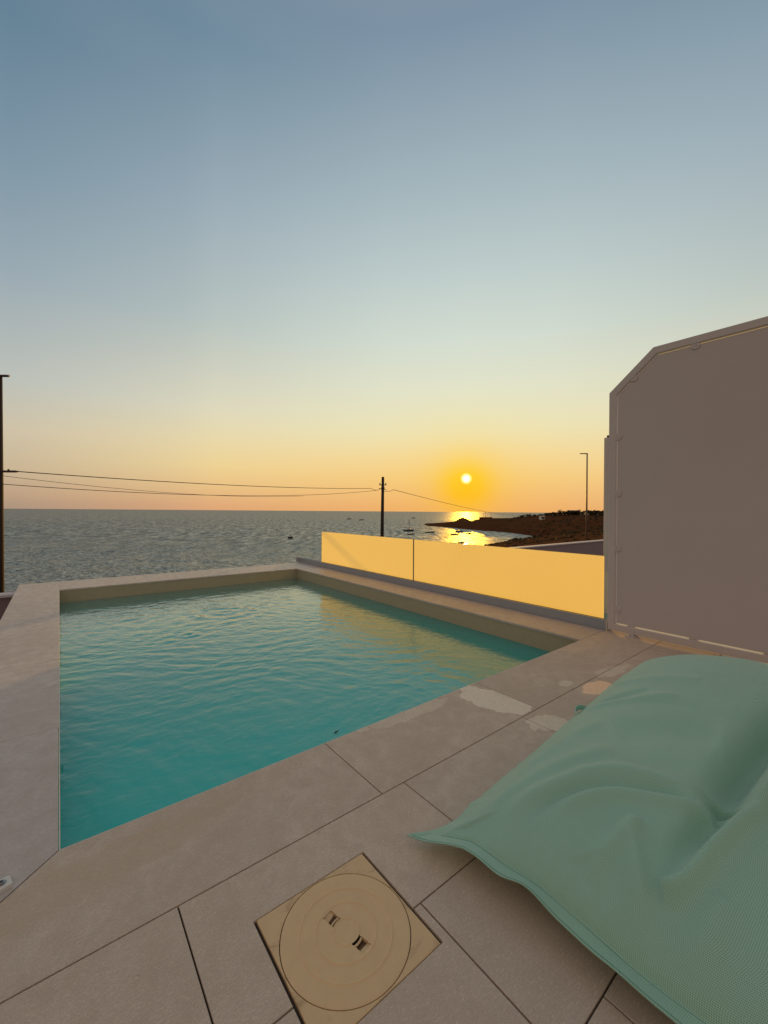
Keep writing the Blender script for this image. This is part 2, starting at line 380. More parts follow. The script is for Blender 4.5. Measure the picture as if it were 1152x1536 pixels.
# ------------------------------------------------------------------ world + sun
SUN=np.array([.7648,.6393,.0802]); SUN/=np.linalg.norm(SUN)
w=bpy.data.worlds.new('World'); sc.world=w; w.use_nodes=True
t=NT.__new__(NT); t.t=w.node_tree; t.t.nodes.clear()
out=t.n('ShaderNodeOutputWorld'); bg=t.n('ShaderNodeBackground'); t.l(bg.outputs[0],out.inputs[0])
D=t.n('ShaderNodeTexCoord').outputs['Generated']
sx=t.n('ShaderNodeSeparateXYZ'); t.l(D,sx.inputs[0])
el=t.math('MULTIPLY',t.math('ARCSINE',sx.outputs[2]),180/PI)
e01=t.math('DIVIDE',t.math('ADD',el,5),95,clamp=True)
def E(d): return (d+5)/95
rb=[(-5,(232,165,95)),(.3,(240,178,106)),(1.6,(243,186,113)),(4.5,(247,203,125)),(7.5,(246,216,150)),(10.9,(239,227,178)),(16.2,(228,228,200)),(22.5,(212,221,208)),(30,(191,205,203)),(37,(170,187,192)),(50,(125,146,165)),(70,(155,150,154)),(90,(172,164,160))]
rm=[(-5,(195,145,110)),(.5,(222,168,122)),(3,(232,192,134)),(5.8,(237,210,150)),(9.5,(231,216,172)),(13.3,(220,215,190)),(23.5,(181,193,190)),(34.4,(155,172,183)),(47,(112,139,158)),(60,(125,138,150)),(75,(155,150,154)),(90,(172,164,160))]
ra=[(-5,(160,135,118)),(.4,(176,150,127)),(1.5,(190,161,132)),(4.5,(202,182,150)),(8.3,(207,194,168)),(13.3,(188,192,184)),(23.4,(154,170,179)),(33,(126,150,166)),(42,(102,130,150)),(55,(110,130,146)),(72,(150,147,154)),(90,(172,164,160))]
rc=[(-5,(150,122,108)),(0,(172,142,124)),(8,(184,154,136)),(18,(184,160,146)),(30,(180,164,152)),(45,(176,165,158)),(70,(172,164,160)),(90,(172,164,160))]
B_=t.ramp(e01,[(E(d),lin(c)) for d,c in rb]); A_=t.ramp(e01,[(E(d),lin(c)) for d,c in ra]); M_=t.ramp(e01,[(E(d),lin(c)) for d,c in rm]); C_=t.ramp(e01,[(E(d),lin(c)) for d,c in rc])
# azimuth distance to the sun
hl=math.hypot(SUN[0],SUN[1])
hx=t.math('ADD',t.math('MULTIPLY',sx.outputs[0],SUN[0]/hl),t.math('MULTIPLY',sx.outputs[1],SUN[1]/hl))
rr=t.math('MAXIMUM',t.math('SQRT',t.math('ADD',t.math('MULTIPLY',sx.outputs[0],sx.outputs[0]),t.math('MULTIPLY',sx.outputs[1],sx.outputs[1]))),.001)
az=t.math('MULTIPLY',t.math('ARCCOSINE',t.math('MINIMUM',t.math('DIVIDE',hx,rr),.99999)),1/PI)
fm=t.ramp(az,[(0,0.),(11/180,.10),(22/180,.45),(31/180,.82),(38/180,1.)],'LINEAR'); fa=t.ramp(az,[(34/180,0.),(54/180,1.)],'LINEAR')
fc=t.ramp(az,[(62/180,0.),(115/180,1.)],'LINEAR')
col=t.mix(fa,t.mix(fm,B_,M_),A_); col=t.mix(fc,col,C_)
dt=t.n('ShaderNodeVectorMath',operation='DOT_PRODUCT'); t.l(D,dt.inputs[0]); dt.inputs[1].default_value=tuple(SUN)
th=t.math('MULTIPLY',t.math('ARCCOSINE',t.math('MINIMUM',dt.outputs['Value'],.9999999)),180/PI)
hd=Vector((SUN[0],SUN[1],SUN[2]-.020)).normalized(); d2=t.n('ShaderNodeVectorMath',operation='DOT_PRODUCT'); t.l(D,d2.inputs[0]); d2.inputs[1].default_value=tuple(hd)
th2=t.math('MULTIPLY',t.math('ARCCOSINE',t.math('MINIMUM',d2.outputs['Value'],.9999999)),180/PI)
halo=t.ramp(t.math('DIVIDE',th2,30,clamp=True),[(0,1.),(2/30,.92),(3.4/30,.66),(4.8/30,.36),(7/30,.15),(10/30,.05),(14/30,0.)],'LINEAR')
hc=t.ramp(t.math('DIVIDE',t.math('ADD',el,2),12,clamp=True),[(0,lin((255,186,55))),(.35,lin((255,193,30))),(.6,lin((255,205,32))),(1,lin((255,215,80)))])
col=t.mix(halo,col,hc)
disc=t.ramp(t.math('DIVIDE',th,2),[(.17,1.),(.22,.75),(.29,.2),(.42,0.)],'LINEAR')
col=t.mix(disc,col,(3.2,2.6,1.0))
t.l(col,bg.inputs[0]); bg.inputs[1].default_value=1.0
sl=bpy.data.lights.new('sun','SUN'); so=bpy.data.objects.new('sun',sl); COL.objects.link(so)
sl.energy=3.9; sl.angle=math.radians(.53); sl.color=(1,.50,.03)
so.rotation_euler=Vector(SUN).to_track_quat('Z','Y').to_euler(); so.location=(0,0,50)

# ------------------------------------------------------------------ deck
PX0,PX1,PY0,PY1=.008,5.135,2.428,10.27    # pool opening
GAP=.0032
def tiles(mb,x0,x1,y0,y1,xs,z=0,th=.02,gap=GAP):
    ed=[x0]+[x for x in xs if x0<x<x1]+[x1]
    for a,b in zip(ed,ed[1:]): mb.box((a+gap,y0+gap,z-th),(b-gap,y1-gap,z),bev=.0015)
deck=MB()
YR=[1.791,1.194,.588,-.02,-.63,-1.24,-1.85,-2.46,-3.07]
# row L1-L2 with notch for the access cover
XR0=[-.65,.382,1.598,2.834,4.07,5.3,6.0]
mh=(.603,1.118,1.036,1.536)
def poly_tile(p): deck.prism(p,-.02,0,bev=.0015)
g=GAP
y1,y2,y3=YR[0],YR[1],YR[2]
deck.box((-.65+g,y2+g,-.02),(.382-g,y1-g,0),bev=.0015)
# tile .382-1.598 with notch
poly_tile([(.382+g,y2+g),(mh[0]-.006,y2+g),(mh[0]-.006,mh[3]+.005),(mh[1]+.006,mh[3]+.005),(mh[1]+.006,y2+g),(1.598-g,y2+g),(1.598-g,y1-g),(.382+g,y1-g)])
for a,b in zip(XR0[2:],XR0[3:]): deck.box((a+g,y2+g,-.02),(b-g,y1-g,0),bev=.0015)
# row L2-L3
jx=1.162
deck.box((-.65+g,y3+g,-.02),(-.054-g,y2-g,0),bev=.0015)
poly_tile([(-.054+g,y3+g),(jx-g,y3+g),(jx-g,y2-g),(mh[1]+.006,y2-g),(mh[1]+.006,mh[2]-.004),(mh[0]-.006,mh[2]-.004),(mh[0]-.006,y2-g),(-.054+g,y2-g)])
for a,b in zip([jx,2.378,3.594,4.81],[2.378,3.594,4.81,6.0]): deck.box((a+g,y3+g,-.02),(b-g,y2-g,0),bev=.0015)
for k in range(2,len(YR)-1):
    off=[.2,-.4,.6,-.1,.35,-.3][(k-2)%6]; tiles(deck,-.65,6.0,YR[k+1],YR[k],[off+1.216*i for i in range(-1,6)])
# near coping row with mitred corner
deck.prism([(-.65+g,1.791+g),(1.437-g,1.791+g),(1.437-g,PY0),(PX0,PY0)],-.03,0,bev=.0015)
tiles(deck,1.437,6.0,1.791,PY0+GAP,[3.06,4.55],th=.03)
# fill between deck and rail at the right, y 2.43.. is coping (right)
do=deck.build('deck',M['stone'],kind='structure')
cop=MB()
# left coping
yl=[PY0,3.80,5.40,7.46,9.2,11.45]
cop.prism([(-.65,1.791+g+.01),(PX0-.004,PY0+.004),(PX0-.004,3.80-g*.5),(-.65,3.80-g*.5)],-.03,0,bev=.0015)
for a,b in zip(yl[1:],yl[2:]):
    cop.box((-.65,a+.001,-.03),(PX0,min(b,11.45)-.001,0),bev=.0015)
xf=[PX0,1.6,3.3,PX1]
for a,b in zip(xf,xf[1:]): cop.box((a+.001,PY1,-.03),(b-.001,11.45,0),bev=.0015)
cop.box((PX1+.001,PY1+.001,-.03),(5.945,11.45,0),bev=.0015)
yr=[PY0+GAP,4.4,6.35,8.3,PY1]
for a,b in zip(yr,yr[1:]): cop.box((PX1,a+.001,-.03),(5.945,b-.001,0),bev=.0015)
cop.build('pool_coping',M['coping'],kind='structure')
# cut edge lips of the coping round the opening
lip=MB(); e=.004
lip.box((PX0-.001,PY0,-.031),(PX0+e,PY1,-.0015)); lip.box((PX0+e,PY0-.001,-.031),(PX1-e,PY0+e,-.0015))
lip.build('coping_edge',M['lip'],kind='structure')
gr=MB(); gr.box((-.64,-3.07,-.35),(6.0,PY0-.012,-.012)); gr.build('deck_bed',M['grout'],kind='structure')
# pool shell
ps=MB(); d=-1.5; o_=.012
x0,x1,y0,y1_=PX0-o_,PX1+o_,PY0-o_,PY1+o_
for a,b in (((-.64,y0-.3,d),(x0,11.4,-.03)),((x1,y0-.3,d),(5.95,11.4,-.03)),((x0,y1_,d),(x1,11.4,-.03)),((x0,y0-.3,d),(x1,y0,-.36))): ps.box(a,b)
ps.box((x0,y0-.02,-.36),(x1,y0,-.031)); ps.box((x0,y0,d-.2),(x1,y1_,d))
ps.build('pool_lining',M['lining'],kind='structure')
bw=MB(); bw.box((-.645,-3.1,-4.5),(6.05,11.42,-1.72)); bw.box((-.655,-3.1,-1.72),(-.641,11.43,-.03)); bw.box((-.641,11.401,-1.72),(5.95,11.43,-.03)); bw.box((5.951,2.0,-1.72),(6.05,11.43,-.03)); bw.box((6.001,-3.1,-1.72),(6.05,1.99,-.02))
bw.build('terrace_base',M['render'],kind='structure')
# ------------------------------------------------------------------ pool water
WZ=-.265
nx,ny=300,460
gx=np.linspace(x0-.01,x1+.01,nx)[:,None]+np.zeros((1,ny)); gy=np.linspace(y0-.01,y1_+.01,ny)[None,:]+np.zeros((nx,1))
wx=gx+.25*np.sin(gy*1.1+.5)+.12*np.sin(gx*2.3+gy*1.7); wy=gy+.22*np.sin(gx*1.3+1.)+.1*np.sin(gy*2.9-gx*1.9+2)
H=np.zeros_like(gx); ZONE=(.30+1.35*np.clip((9.9-gy)/1.5,0,1)*np.clip((4.7-gx)/1.2,0,1))*.8+1.2*np.exp(-((gx-1.9)**2+(gy-6.9)**2)/2.2**2)+.35*np.exp(-((gx-2.6)**2+(gy-4)**2)/1.6**2)
for k in range(70):
    L=math.exp(rng.uniform(math.log(.07),math.log(.42))); a=rng.normal(.95,.75); ph=rng.uniform(0,2*PI)
    amp=.00026*(L/.3)**.85
    patch=.6+.4*np.sin(gx*rng.uniform(.5,1.6)+gy*rng.uniform(.5,1.6)+rng.uniform(0,6))
    H+=amp*patch*ZONE*np.sin(2*PI/L*(wx*math.cos(a)+wy*math.sin(a))+ph)
# rings spreading from the return jets
for cx,cy,am,L,fall in ((2.25,7.6,.0056,.34,.8),(1.62,6.45,.0080,.24,.22),(1.0,8.2,.0020,.3,.6),(4.1,8.7,.0008,.33,.8)):
    r=np.hypot(gx-cx+.10*np.sin(gy*3.1),(gy-cy)*1.15+.10*np.sin(gx*2.7))
    H+=am*np.sin(2*PI*r/L-1)*np.exp(-(r/fall)**2)
V=np.stack([gx,gy,WZ+H],-1)
grid_obj('pool_water',V,nx,ny,M['pool'],kind='structure')
# ------------------------------------------------------------------ little leaf floating in the pool
lf=MB(); lf.add([(0,0,.0),(.02,.008,.006),(.045,0,.004),(.02,-.009,.001),(.055,.002,.010)],[(0,3,2,1),(1,2,4)])
lp=(1.765,2.86); lo=lf.build('leaf',M['bark'],loc=(1.80,2.90,WZ+.006)); lo['label']='tiny dark leaf floating on the pool near the front edge'; lo['category']='leaf'
# ------------------------------------------------------------------ access cover
mo=empty('access_cover','cream plastic access cover with round lid set in the tiles','manhole cover',(.8605,1.286,0))
CX,CY=.8605,1.286; hw=.2515; RL=.2448
fr=MB(); N=96
def sq(a,r):
    c,s=math.cos(a),math.sin(a); k=r/max(abs(c),abs(s)); return (c*k,s*k)
vs=[];fs=[]
angs=sorted(set([2*PI*k/N for k in range(N)]+[PI/4+PI/2*k for k in range(4)])); N2=len(angs)
for a in angs:
    X,Y=sq(a,hw); X2,Y2=sq(a,hw-.0022)
    vs+=[(X,Y,-.03),(X,Y,-.001),(X2,Y2,.0008),((RL+.0026)*math.cos(a),(RL+.0026)*math.sin(a),.0008),((RL+.0022)*math.cos(a),(RL+.0022)*math.sin(a),-.02)]
for k in range(N2):
    k2=(k+1)%N2
    for j in range(4): fs.append((k*5+j,k2*5+j,k2*5+j+1,k*5+j+1))
fr.add(vs,fs); fr.build('cover_frame',M['mhf'],mo)
ld=MB()
def lidz(r):
    z=.0022
    for rr,wd in ((.176,.0035),(.115,.0035),(.050,.003)): z+=.0032*math.exp(-((r-rr)/wd)**2)
    z-=.0012*math.exp(-((r-.05)/.012)**2)
    if r>.238: z-=(r-.238)/(RL-.238)*.002
    return z
prof_r=sorted(set([0.0005]+[round(.004*k,4) for k in range(1,62)]+[.1725,.1745,.176,.1775,.1795,.1115,.1135,.115,.1165,.1185,.047,.0485,.05,.0515,.053,.2445]))
prof_r=[r for r in prof_r if r<=.2438]+[.2438]
# lid surface with two finger slots cut out
u=Vector((.235,-.972)); pv=Vector((.972,.235)); NA=180; vs=[];idx={}
for r in prof_r:
    for k in range(NA):
        a=2*PI*k/NA; vs.append((r*math.cos(a),r*math.sin(a),lidz(r)))
fs=[]
def inslot(x,y):
    p=Vector((x,y)); s=abs(p.dot(u)); q=abs(p.dot(pv)); return p.length>.052 and s<.104 and q<.021
for j in range(len(prof_r)-1):
    for k in range(NA):
        k2=(k+1)%NA; a=2*PI*(k+.5)/NA; r=(prof_r[j]+prof_r[j+1])/2
        if inslot(r*math.cos(a),r*math.sin(a)): continue
        fs.append((j*NA+k,(j+1)*NA+k,(j+1)*NA+k2,j*NA+k2))
ld.add(vs,fs); ld.lathe((0,0,0),[(RL-.001,.0002),(RL-.0006,-.015)],96)
lid=ld.build('lid',M['mh'],mo,smooth=True)
for sg in (-1,1):
    sl_=MB()
    def P3(a,b,z): p=u*(a*sg)+pv*b; return (p.x,p.y,z)
    # slot: a shallow ramp falling toward the hub, dark pocket and a curved grip bar
    sl_.add([P3(.066,-.024,-.0125),P3(.066,.024,-.0125),P3(.088,.024,-.006),P3(.088,-.024,-.006),P3(.108,.024,.0006),P3(.108,-.024,.0006)],[(0,1,2,3),(3,2,4,5)])
    sl_.mi=sl_.mi; br=MB(); br.add([P3(.0663,-.0215,-.0118),P3(.0663,.0215,-.0118),P3(.086,.0215,-.0060),P3(.080,-.0215,-.0078)],[(0,1,2,3)])
    for b in (-.0225,.0225): sl_.add([P3(.045,b,.001),P3(.108,b,.001),P3(.108,b,-.012),P3(.045,b,-.018)],[(0,1,2,3),(3,2,1,0)])
    s_=sl_.build('finger_slot',M['mhf'],mo)
    br.build('dirt_and_shade',M['dirt_and_shade'],s_)  # brown sheet painted in as shade over the low end of the ramp
    gb=MB(); pts=[]
    for q in np.linspace(-.36,.36,9):
        p=(u*sg*math.cos(q)+pv*math.sin(q))*.0625; pts.append((p.x,p.y,-.0035))
    gb.tube(pts,.0045,8); gb.build('grip_bar',M['mh'],s_,smooth=True)
    dk=MB(); dk.add([P3(.046,-.024,-.015),P3(.046,.024,-.015),P3(.0665,.024,-.0128),P3(.0665,-.024,-.0128)],[(0,1,2,3)]); dk.add([P3(.046,-.022,-.022),P3(.046,.022,-.022),P3(.046,.022,-.001),P3(.046,-.022,-.001)],[(0,1,2,3),(3,2,1,0)])
    dk.build('slot_hollow',M['hole'],s_)
# ------------------------------------------------------------------ small foot plates
def foot(loc,rz,label):
    o=empty('anchor_foot',label,'foot plate',loc,rz)
    m=MB(); m.prism([(-.06,-.032),(.040,-.032),(.044,-.028),(.044,.028),(.040,.032),(-.06,.032)],0,.018,bev=.004); m.build('plate',M['plastic_white'],o)
    b=MB(); b.lathe((.012,0,.0),[(.017,.018),(.017,.020),(.011,.0205),(.011,.026),(.0001,.027)],24); b.build('bolt',M['zinc'],o,smooth=False)
    c=MB(); c.lathe((.012,0,0),[(.006,.0272),(.0001,.0274)],12); c.build('socket',M['hole'],b and o)
    return o
foot((-.195,2.333,0),.25,'small white foot plate with screw on the left edge of the pool coping')
# ------------------------------------------------------------------ glass balustrade
XG=5.875
bo=empty('glass_balustrade','low frosted glass balustrade glowing orange on a grey rail beside the pool','balustrade',(XG,7,0))
m=MB(); RZ=.142
for a,b in (((5.82,2.42,.002),(5.858,11.66,RZ)),((5.892,2.42,.002),(5.93,11.66,RZ)),((5.858,2.421,.002),(5.892,11.66,.03))): m.box(a,b)
r=m.build('base_rail',M['rail']); r.parent=bo; r.matrix_parent_inverse=Matrix.Translation((-XG,-7,0))
m=MB(); m.box((5.822,2.405,.001),(5.928,2.4195,RZ-.002)); r=m.build('end_cap',M['lip']); r.parent=bo; r.matrix_parent_inverse=Matrix.Translation((-XG,-7,0))
m=MB(); m.box((5.8585,2.43,.115),(5.8665,11.6,RZ+.004)); m.box((5.8835,2.43,.115),(5.8915,11.6,RZ+.004)); r=m.build('gasket',M['rubber']); r.parent=bo; r.matrix_parent_inverse=Matrix.Translation((-XG,-7,0))
def pane(y0,y1,z0,z1):
    m=MB(); a,b=XG-.0062,XG+.0062; c=.014
    prof=[(y0,z0),(y1,z0),(y1,z1-c),(y1-.004,z1-.004),(y1-c,z1),(y0+c,z1),(y0+.004,z1-.004),(y0,z1-c)]
    n=len(prof); vs=[(a,y,z) for y,z in prof]+[(b,y,z) for y,z in prof]
    m.add(vs,[tuple(range(n-1,-1,-1))],0); 
    m.add(vs,[tuple(range(n,2*n))]+[(i,(i+1)%n,n+(i+1)%n,n+i) for i in range(n)],1)
    p=m.build('glass_panel',[M['frost'],M['clear']]); p.parent=bo; p.matrix_parent_inverse=Matrix.Translation((-XG,-7,0)); return p
def onX(px,py,X):
    c=np.array([(px-576)/F,(py-768)/F,1.]); d=CR@c; s=X/d[0]; return d*s+np.array([0,0,CAMZ])
ya=onX(482.7,800,XG)[1]; yb=onX(620.3,840,XG)[1]; yc=onX(906.3,880,XG)[1]
ZT=(onX(482.7,796.7,XG)[2]+onX(905,835,XG)[2])/2
pane(yb+.013,ya,.06,ZT); pane(yc,yb-.013,.06,ZT)
m=MB(); m.box((XG-.005,yb-.0128,.06),(XG+.005,yb+.0128,ZT-.004)); r=m.build('joint_seal',M['rubber']); r.parent=bo; r.matrix_parent_inverse=Matrix.Translation((-XG,-7,0))
print('GLASS',ya,yb,yc,ZT)
# ------------------------------------------------------------------ privacy screen
XS=5.82
so_=empty('privacy_screen','tall grey privacy screen with cut off corner framing a flat panel','screen',(XS,.6,0))
def sp(mb,name,mat,smooth=False,parent=None,lab=None):
    r=mb.build(name,mat,smooth=smooth); r.parent=parent or so_; r.matrix_parent_inverse=Matrix.Translation((-XS,-.6,0)); return r
YE=-1.8
outer=[(2.398,.022),(2.398,3.224),(1.878,3.69),(YE,3.69),(YE,.022)]
fwid=.088
def offset(poly,d):
    n=len(poly);res=[]
    for i in range(n):
        p=Vector(poly[i]);a=(p-Vector(poly[i-1])).normalized();b=(Vector(poly[(i+1)%n])-p).normalized()
        na=Vector((-a.y,a.x));nb=Vector((-b.y,b.x));mm=na+nb;mm/=mm.dot(na);res.append((p.x+mm.x*d,p.y+mm.y*d))
    return res
inner=offset(outer,fwid)
if inner[1][0]>outer[1][0]: inner=offset(outer,-fwid)
def ringmesh(mb,o1,o2,xa,xb,bev=.004):
    n=len(o1)
    o1b=[(a[0]+(b[0]-a[0])*bev/fwid*1.4,a[1]+(b[1]-a[1])*bev/fwid*1.4) for a,b in zip(o1,o2)]; o2b=[(b[0]+(a[0]-b[0])*bev/fwid*1.4,b[1]+(a[1]-b[1])*bev/fwid*1.4) for a,b in zip(o1,o2)]
    loops=[(xb,o1),(xa+bev,o1),(xa,o1b),(xa,o2b),(xa+bev,o2),(xb,o2)]
    vs=[(x,y,z) for x,L in loops for y,z in L]; fs=[]
    for j in range(6):
        j2=(j+1)%6
        for i in range(n):
            i2=(i+1)%n; fs.append((j*n+i,j2*n+i,j2*n+i2,j*n+i2))
    mb.add(vs,fs)
m=MB(); ringmesh(m,outer,inner,XS,XS+.055); sp(m,'frame',M['frame'])
gapw=.020
pin=offset(inner,gapw if offset(inner,gapw)[1][0]<inner[1][0] else -gapw)
m=MB(); n=len(pin); vs=[(XS+.016,y,z) for y,z in pin]+[(XS+.022,y,z) for y,z in pin]
m.add(vs,[tuple(range(n)),tuple(range(2*n-1,n-1,-1))]+[(i,n+i,n+(i+1)%n,(i+1)%n) for i in range(n)]); sp(m,'panel',M['panel'])
# white strip added to imitate light showing through the gap between frame and panel
m=MB()
ex=offset(inner,-.001 if offset(inner,gapw)[1][0]<inner[1][0] else .001)
for i in (0,1,2,4):
    i2=(i+1)%n
    a,b=Vector(inner[i]),Vector(inner[i2]); c,d_=Vector(pin[i]),Vector(pin[i2])
    c2=a+(c-a)*.95; d2=b+(d_-b)*.95; a2=a+(c-a)*(.35 if i!=4 else .05); b2=b+(d_-b)*(.35 if i!=4 else .05)
    x=XS+.030
    m.add([(x,a2.x,a2.y),(x,b2.x,b2.y),(x,d2.x,d2.y),(x,c2.x,c2.y)],[(0,1,2,3)])
sp(m,'gap_light_strip',M['gap_glow'])
clips=[(1.446,3.576),(2.10,3.36),(2.283,2.62),(2.283,1.864),(2.283,1.126),(2.283,.31),(2.11,.128),(1.441,.132),(.79,.132),(.55,3.58)]
for (cy,cz) in clips:
    m=MB(); n_=20
    vs=[];
    for xx,rr_ in ((XS+.0155,.046),(XS+.009,.046),(XS+.005,.041)):
        for k in range(n_): a=2*PI*k/n_; vs.append((xx,cy+rr_*math.cos(a),cz+rr_*math.sin(a)))
    fs=[(j*n_+k,j*n_+(k+1)%n_,(j+1)*n_+(k+1)%n_,(j+1)*n_+k) for j in range(2) for k in range(n_)]+[tuple(range(2*n_,3*n_))]
    m.add(vs,fs); cp=sp(m,'clip',M['clip'])
    m=MB(); m.tube([(XS+.005,cy,cz),(XS-.001,cy,cz)],.011,6); b=m.build('bolt',M['frame']); b.parent=cp
for fy in (2.10,.35,-1.3):
    m=MB(); m.box((XS-.085,fy-.055,.001),(XS+.06,fy+.055,.009),bev=.002); m.box((XS+.003,fy-.03,.009),(XS+.05,fy+.03,.0215)); m.box((XS-.004,fy-.03,.009),(XS-.0005,fy+.03,.07))
    fp=sp(m,'foot_plate',M['frame'])
    m=MB(); m.tube([(XS-.05,fy,.009),(XS-.05,fy,.018)],.011,6); b=m.build('bolt',M['zinc']); b.parent=fp
# ------------------------------------------------------------------ neighbouring screen further along
p=onX(905.5,760,12.0); # plane well beyond ours
m=MB(); ny0=float(p[1]); no=empty('neighbour_screen','grey screen of the next terrace, a thin strip left of the tall screen','screen',(12.0,ny0,0))
zt=float(onX(905.5,657,12.0)[2]); zb=float(onX(906,858,12.0)[2])
m.box((0,-3.2,zb),(.08,0,zt),bev=.004); m.build('frame',M['frame'],no)
m=MB(); m.box((-.012,-3.1,zb+.1),(-.002,-.10,zt-.12)); m.build('panel',M['panel'],no)
m=MB(); m.box((.0,-3.2,zt+.001),(.08,-.07,zt+.06)); m.build('cap',M['steel'],no)
m=MB(); m.box((-.05,-3.4,-4.5),(.15,.05,zb-.002)); m.build('plinth',M['lip'],no)
# ------------------------------------------------------------------ parapets along the sea front
def parapet(name,label,x0,x1,y,z):
    o=empty(name,label,'wall',(x0,y,0))
    m=MB(); m.box((0,0,-5.5),(x1-x0,.22,z-.05)); m.build('wall',M['render2'],o)
    m=MB(); m.box((-.03,-.06,z-.05),(x1-x0+.03,.30,z),bev=.004); m.build('coping',M['coping2'],o)
M['render2']=simple('mauve_render',(.20,.155,.16),.85,2,.1,.3,60); M['coping2']=simple('pale_cap_stone',(.50,.46,.46),.6,4,.1)
parapet('parapet_wall','low wall with pale cap beyond the far left corner of the pool',-9,-.68,11.10,-.13)
parapet('parapet_wall','dark terrace wall with pale cap behind the right end of the glass',6.6,60,10.6,.0)
# neighbouring lower terrace with its pool
m=MB(); m.box((6.06,-3.1,-4.5),(40,10.55,-1.35)); m.build('lower_terrace',M['render'],kind='structure')
m=MB(); m.box((6.6,3.0,-1.349),(11.5,9.5,-1.10)); m.build('neighbour_pool',M['pool'],kind='structure')
m=MB(); m.box((-9,-3.1,-4.6),(-.66,11.08,-3.0)); m.build('lower_terrace',M['render'],kind='structure')
# ------------------------------------------------------------------ sea
SEA=-12.4
rs=np.concatenate([[3,25,45],np.geomspace(52,900,640),np.geomspace(950,90000,30)])
base_a=math.atan2(FW[1],FW[0]); az_=np.concatenate([np.linspace(base_a-.82,base_a+.82,620),np.linspace(base_a+.86,base_a-.86+2*PI,60),[base_a-.82+2*PI]])
Rg,Ag=np.meshgrid(rs,az_,indexing='ij'); Xs=Rg*np.cos(Ag); Ys=Rg*np.sin(Ag); Zs=np.zeros_like(Xs)
wxs=Xs+3*np.sin(Ys/23)+2*np.sin(Xs/17+1); wys=Ys+3*np.sin(Xs/19+2)+2*np.sin(Ys/13)
for k in range(46):
    L=math.exp(rng.uniform(math.log(1.6),math.log(15))); a=base_a+rng.normal(0,.55); sl_k=.046 if L<6 else .026
    env=.65+.35*np.sin(Xs/rng.uniform(30,70)+rng.uniform(0,6))*np.sin(Ys/rng.uniform(30,70)+rng.uniform(0,6))
    Zs+=sl_k*L/(2*PI)*env*np.sin(2*PI/L*(wxs*math.cos(a)+wys*math.sin(a))+rng.uniform(0,6.3))
inb=(Ag<base_a+.82)&(Ag>base_a-.82)
fade=np.clip((Rg-52)/20,0,1)*np.clip((900-Rg)/300,0,1)*np.clip((.82-np.abs(Ag-base_a))/.05,0,1)
# sheltered bay behind the point is calmer
fade=fade*(.55+.45*(1-np.clip((Ag*0+1)*((base_a-Ag)-.05)/.08,0,1)*np.clip((420-Rg)/100,0,1)))
V=np.stack([Xs,Ys,SEA+Zs*fade],-1)
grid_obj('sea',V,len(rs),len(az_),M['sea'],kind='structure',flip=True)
so2=bpy.data.objects['sea']; 
# ------------------------------------------------------------------ land
hx_=np.array([560,615,640,663,683,690,694,700,707,712,725,763,775,803,850,905,1000,1400,3000,6000.])
Dw=np.interp(hx_,[560,615,640,663,700,722,763,803,840,905,1400,6000],[412,406,387,370,327,307,279,238,222,205,180,150])
yt=np.interp(hx_,[560,612,622,640,663,683,690,694,700,707,712,725,763,775,800,825,860,905,6000],[800,793,788.2,786.5,784.3,781.8,777.4,776,777.8,781.6,779.8,777,776.6,775.2,773,771,770,769.6,768])
sxk=[-6000,-500,300,500,600,680,717,765,803,840,880,950,1200,6000]
sD=[0,14,30,60,100,145,180,210,240,300]
sZ=np.array([
 [-4.5,-4.6,-8,-13.5,-14,-14,-14,-14,-14,-14],
 [-4.5,-4.6,-8,-13.5,-14,-14,-14,-14,-14,-14],
 [-4.5,-4.6,-8,-13.5,-14,-14,-14,-14,-14,-14],
 [-4.5,-4.6,-7,-12.8,-14,-14,-14,-14,-14,-14],
 [-4.5,-4.6,-6,-11.2,-14,-14,-14,-14,-14,-14],
 [-4.5,-4.6,-5,-8.,-11.8,-13.8,-14,-14,-14,-14],
 [-4.5,-4.6,-4.6,-6.,-8.9,-11.3,-13.4,-14,-14,-14],
 [-4.5,-4.6,-4,-4.8,-6.8,-8.9,-12.6,-14,-14,-14],
 [-4.5,-4.6,-3.5,-4.0,-5.4,-7.4,-10.4,-12.9,-13.6,-14],
 [-4.5,-4.6,-3,-3.2,-4.6,-6.2,-8.6,-10,-10,-14],
 [-4.5,-4.6,-2.5,-2.4,-3.6,-5.2,-7.6,-8.6,-8.6,-14],
 [-4.5,-4.6,-2.5,-2.2,-3.0,-4.6,-7,-8,-8,-14],
 [-4.5,-4.6,-2.5,-2.2,-3.0,-4.6,-7,-8,-8,-14],
 [-4.5,-4.6,-2.5,-2.2,-3.0,-4.6,-7,-8,-8,-14]])
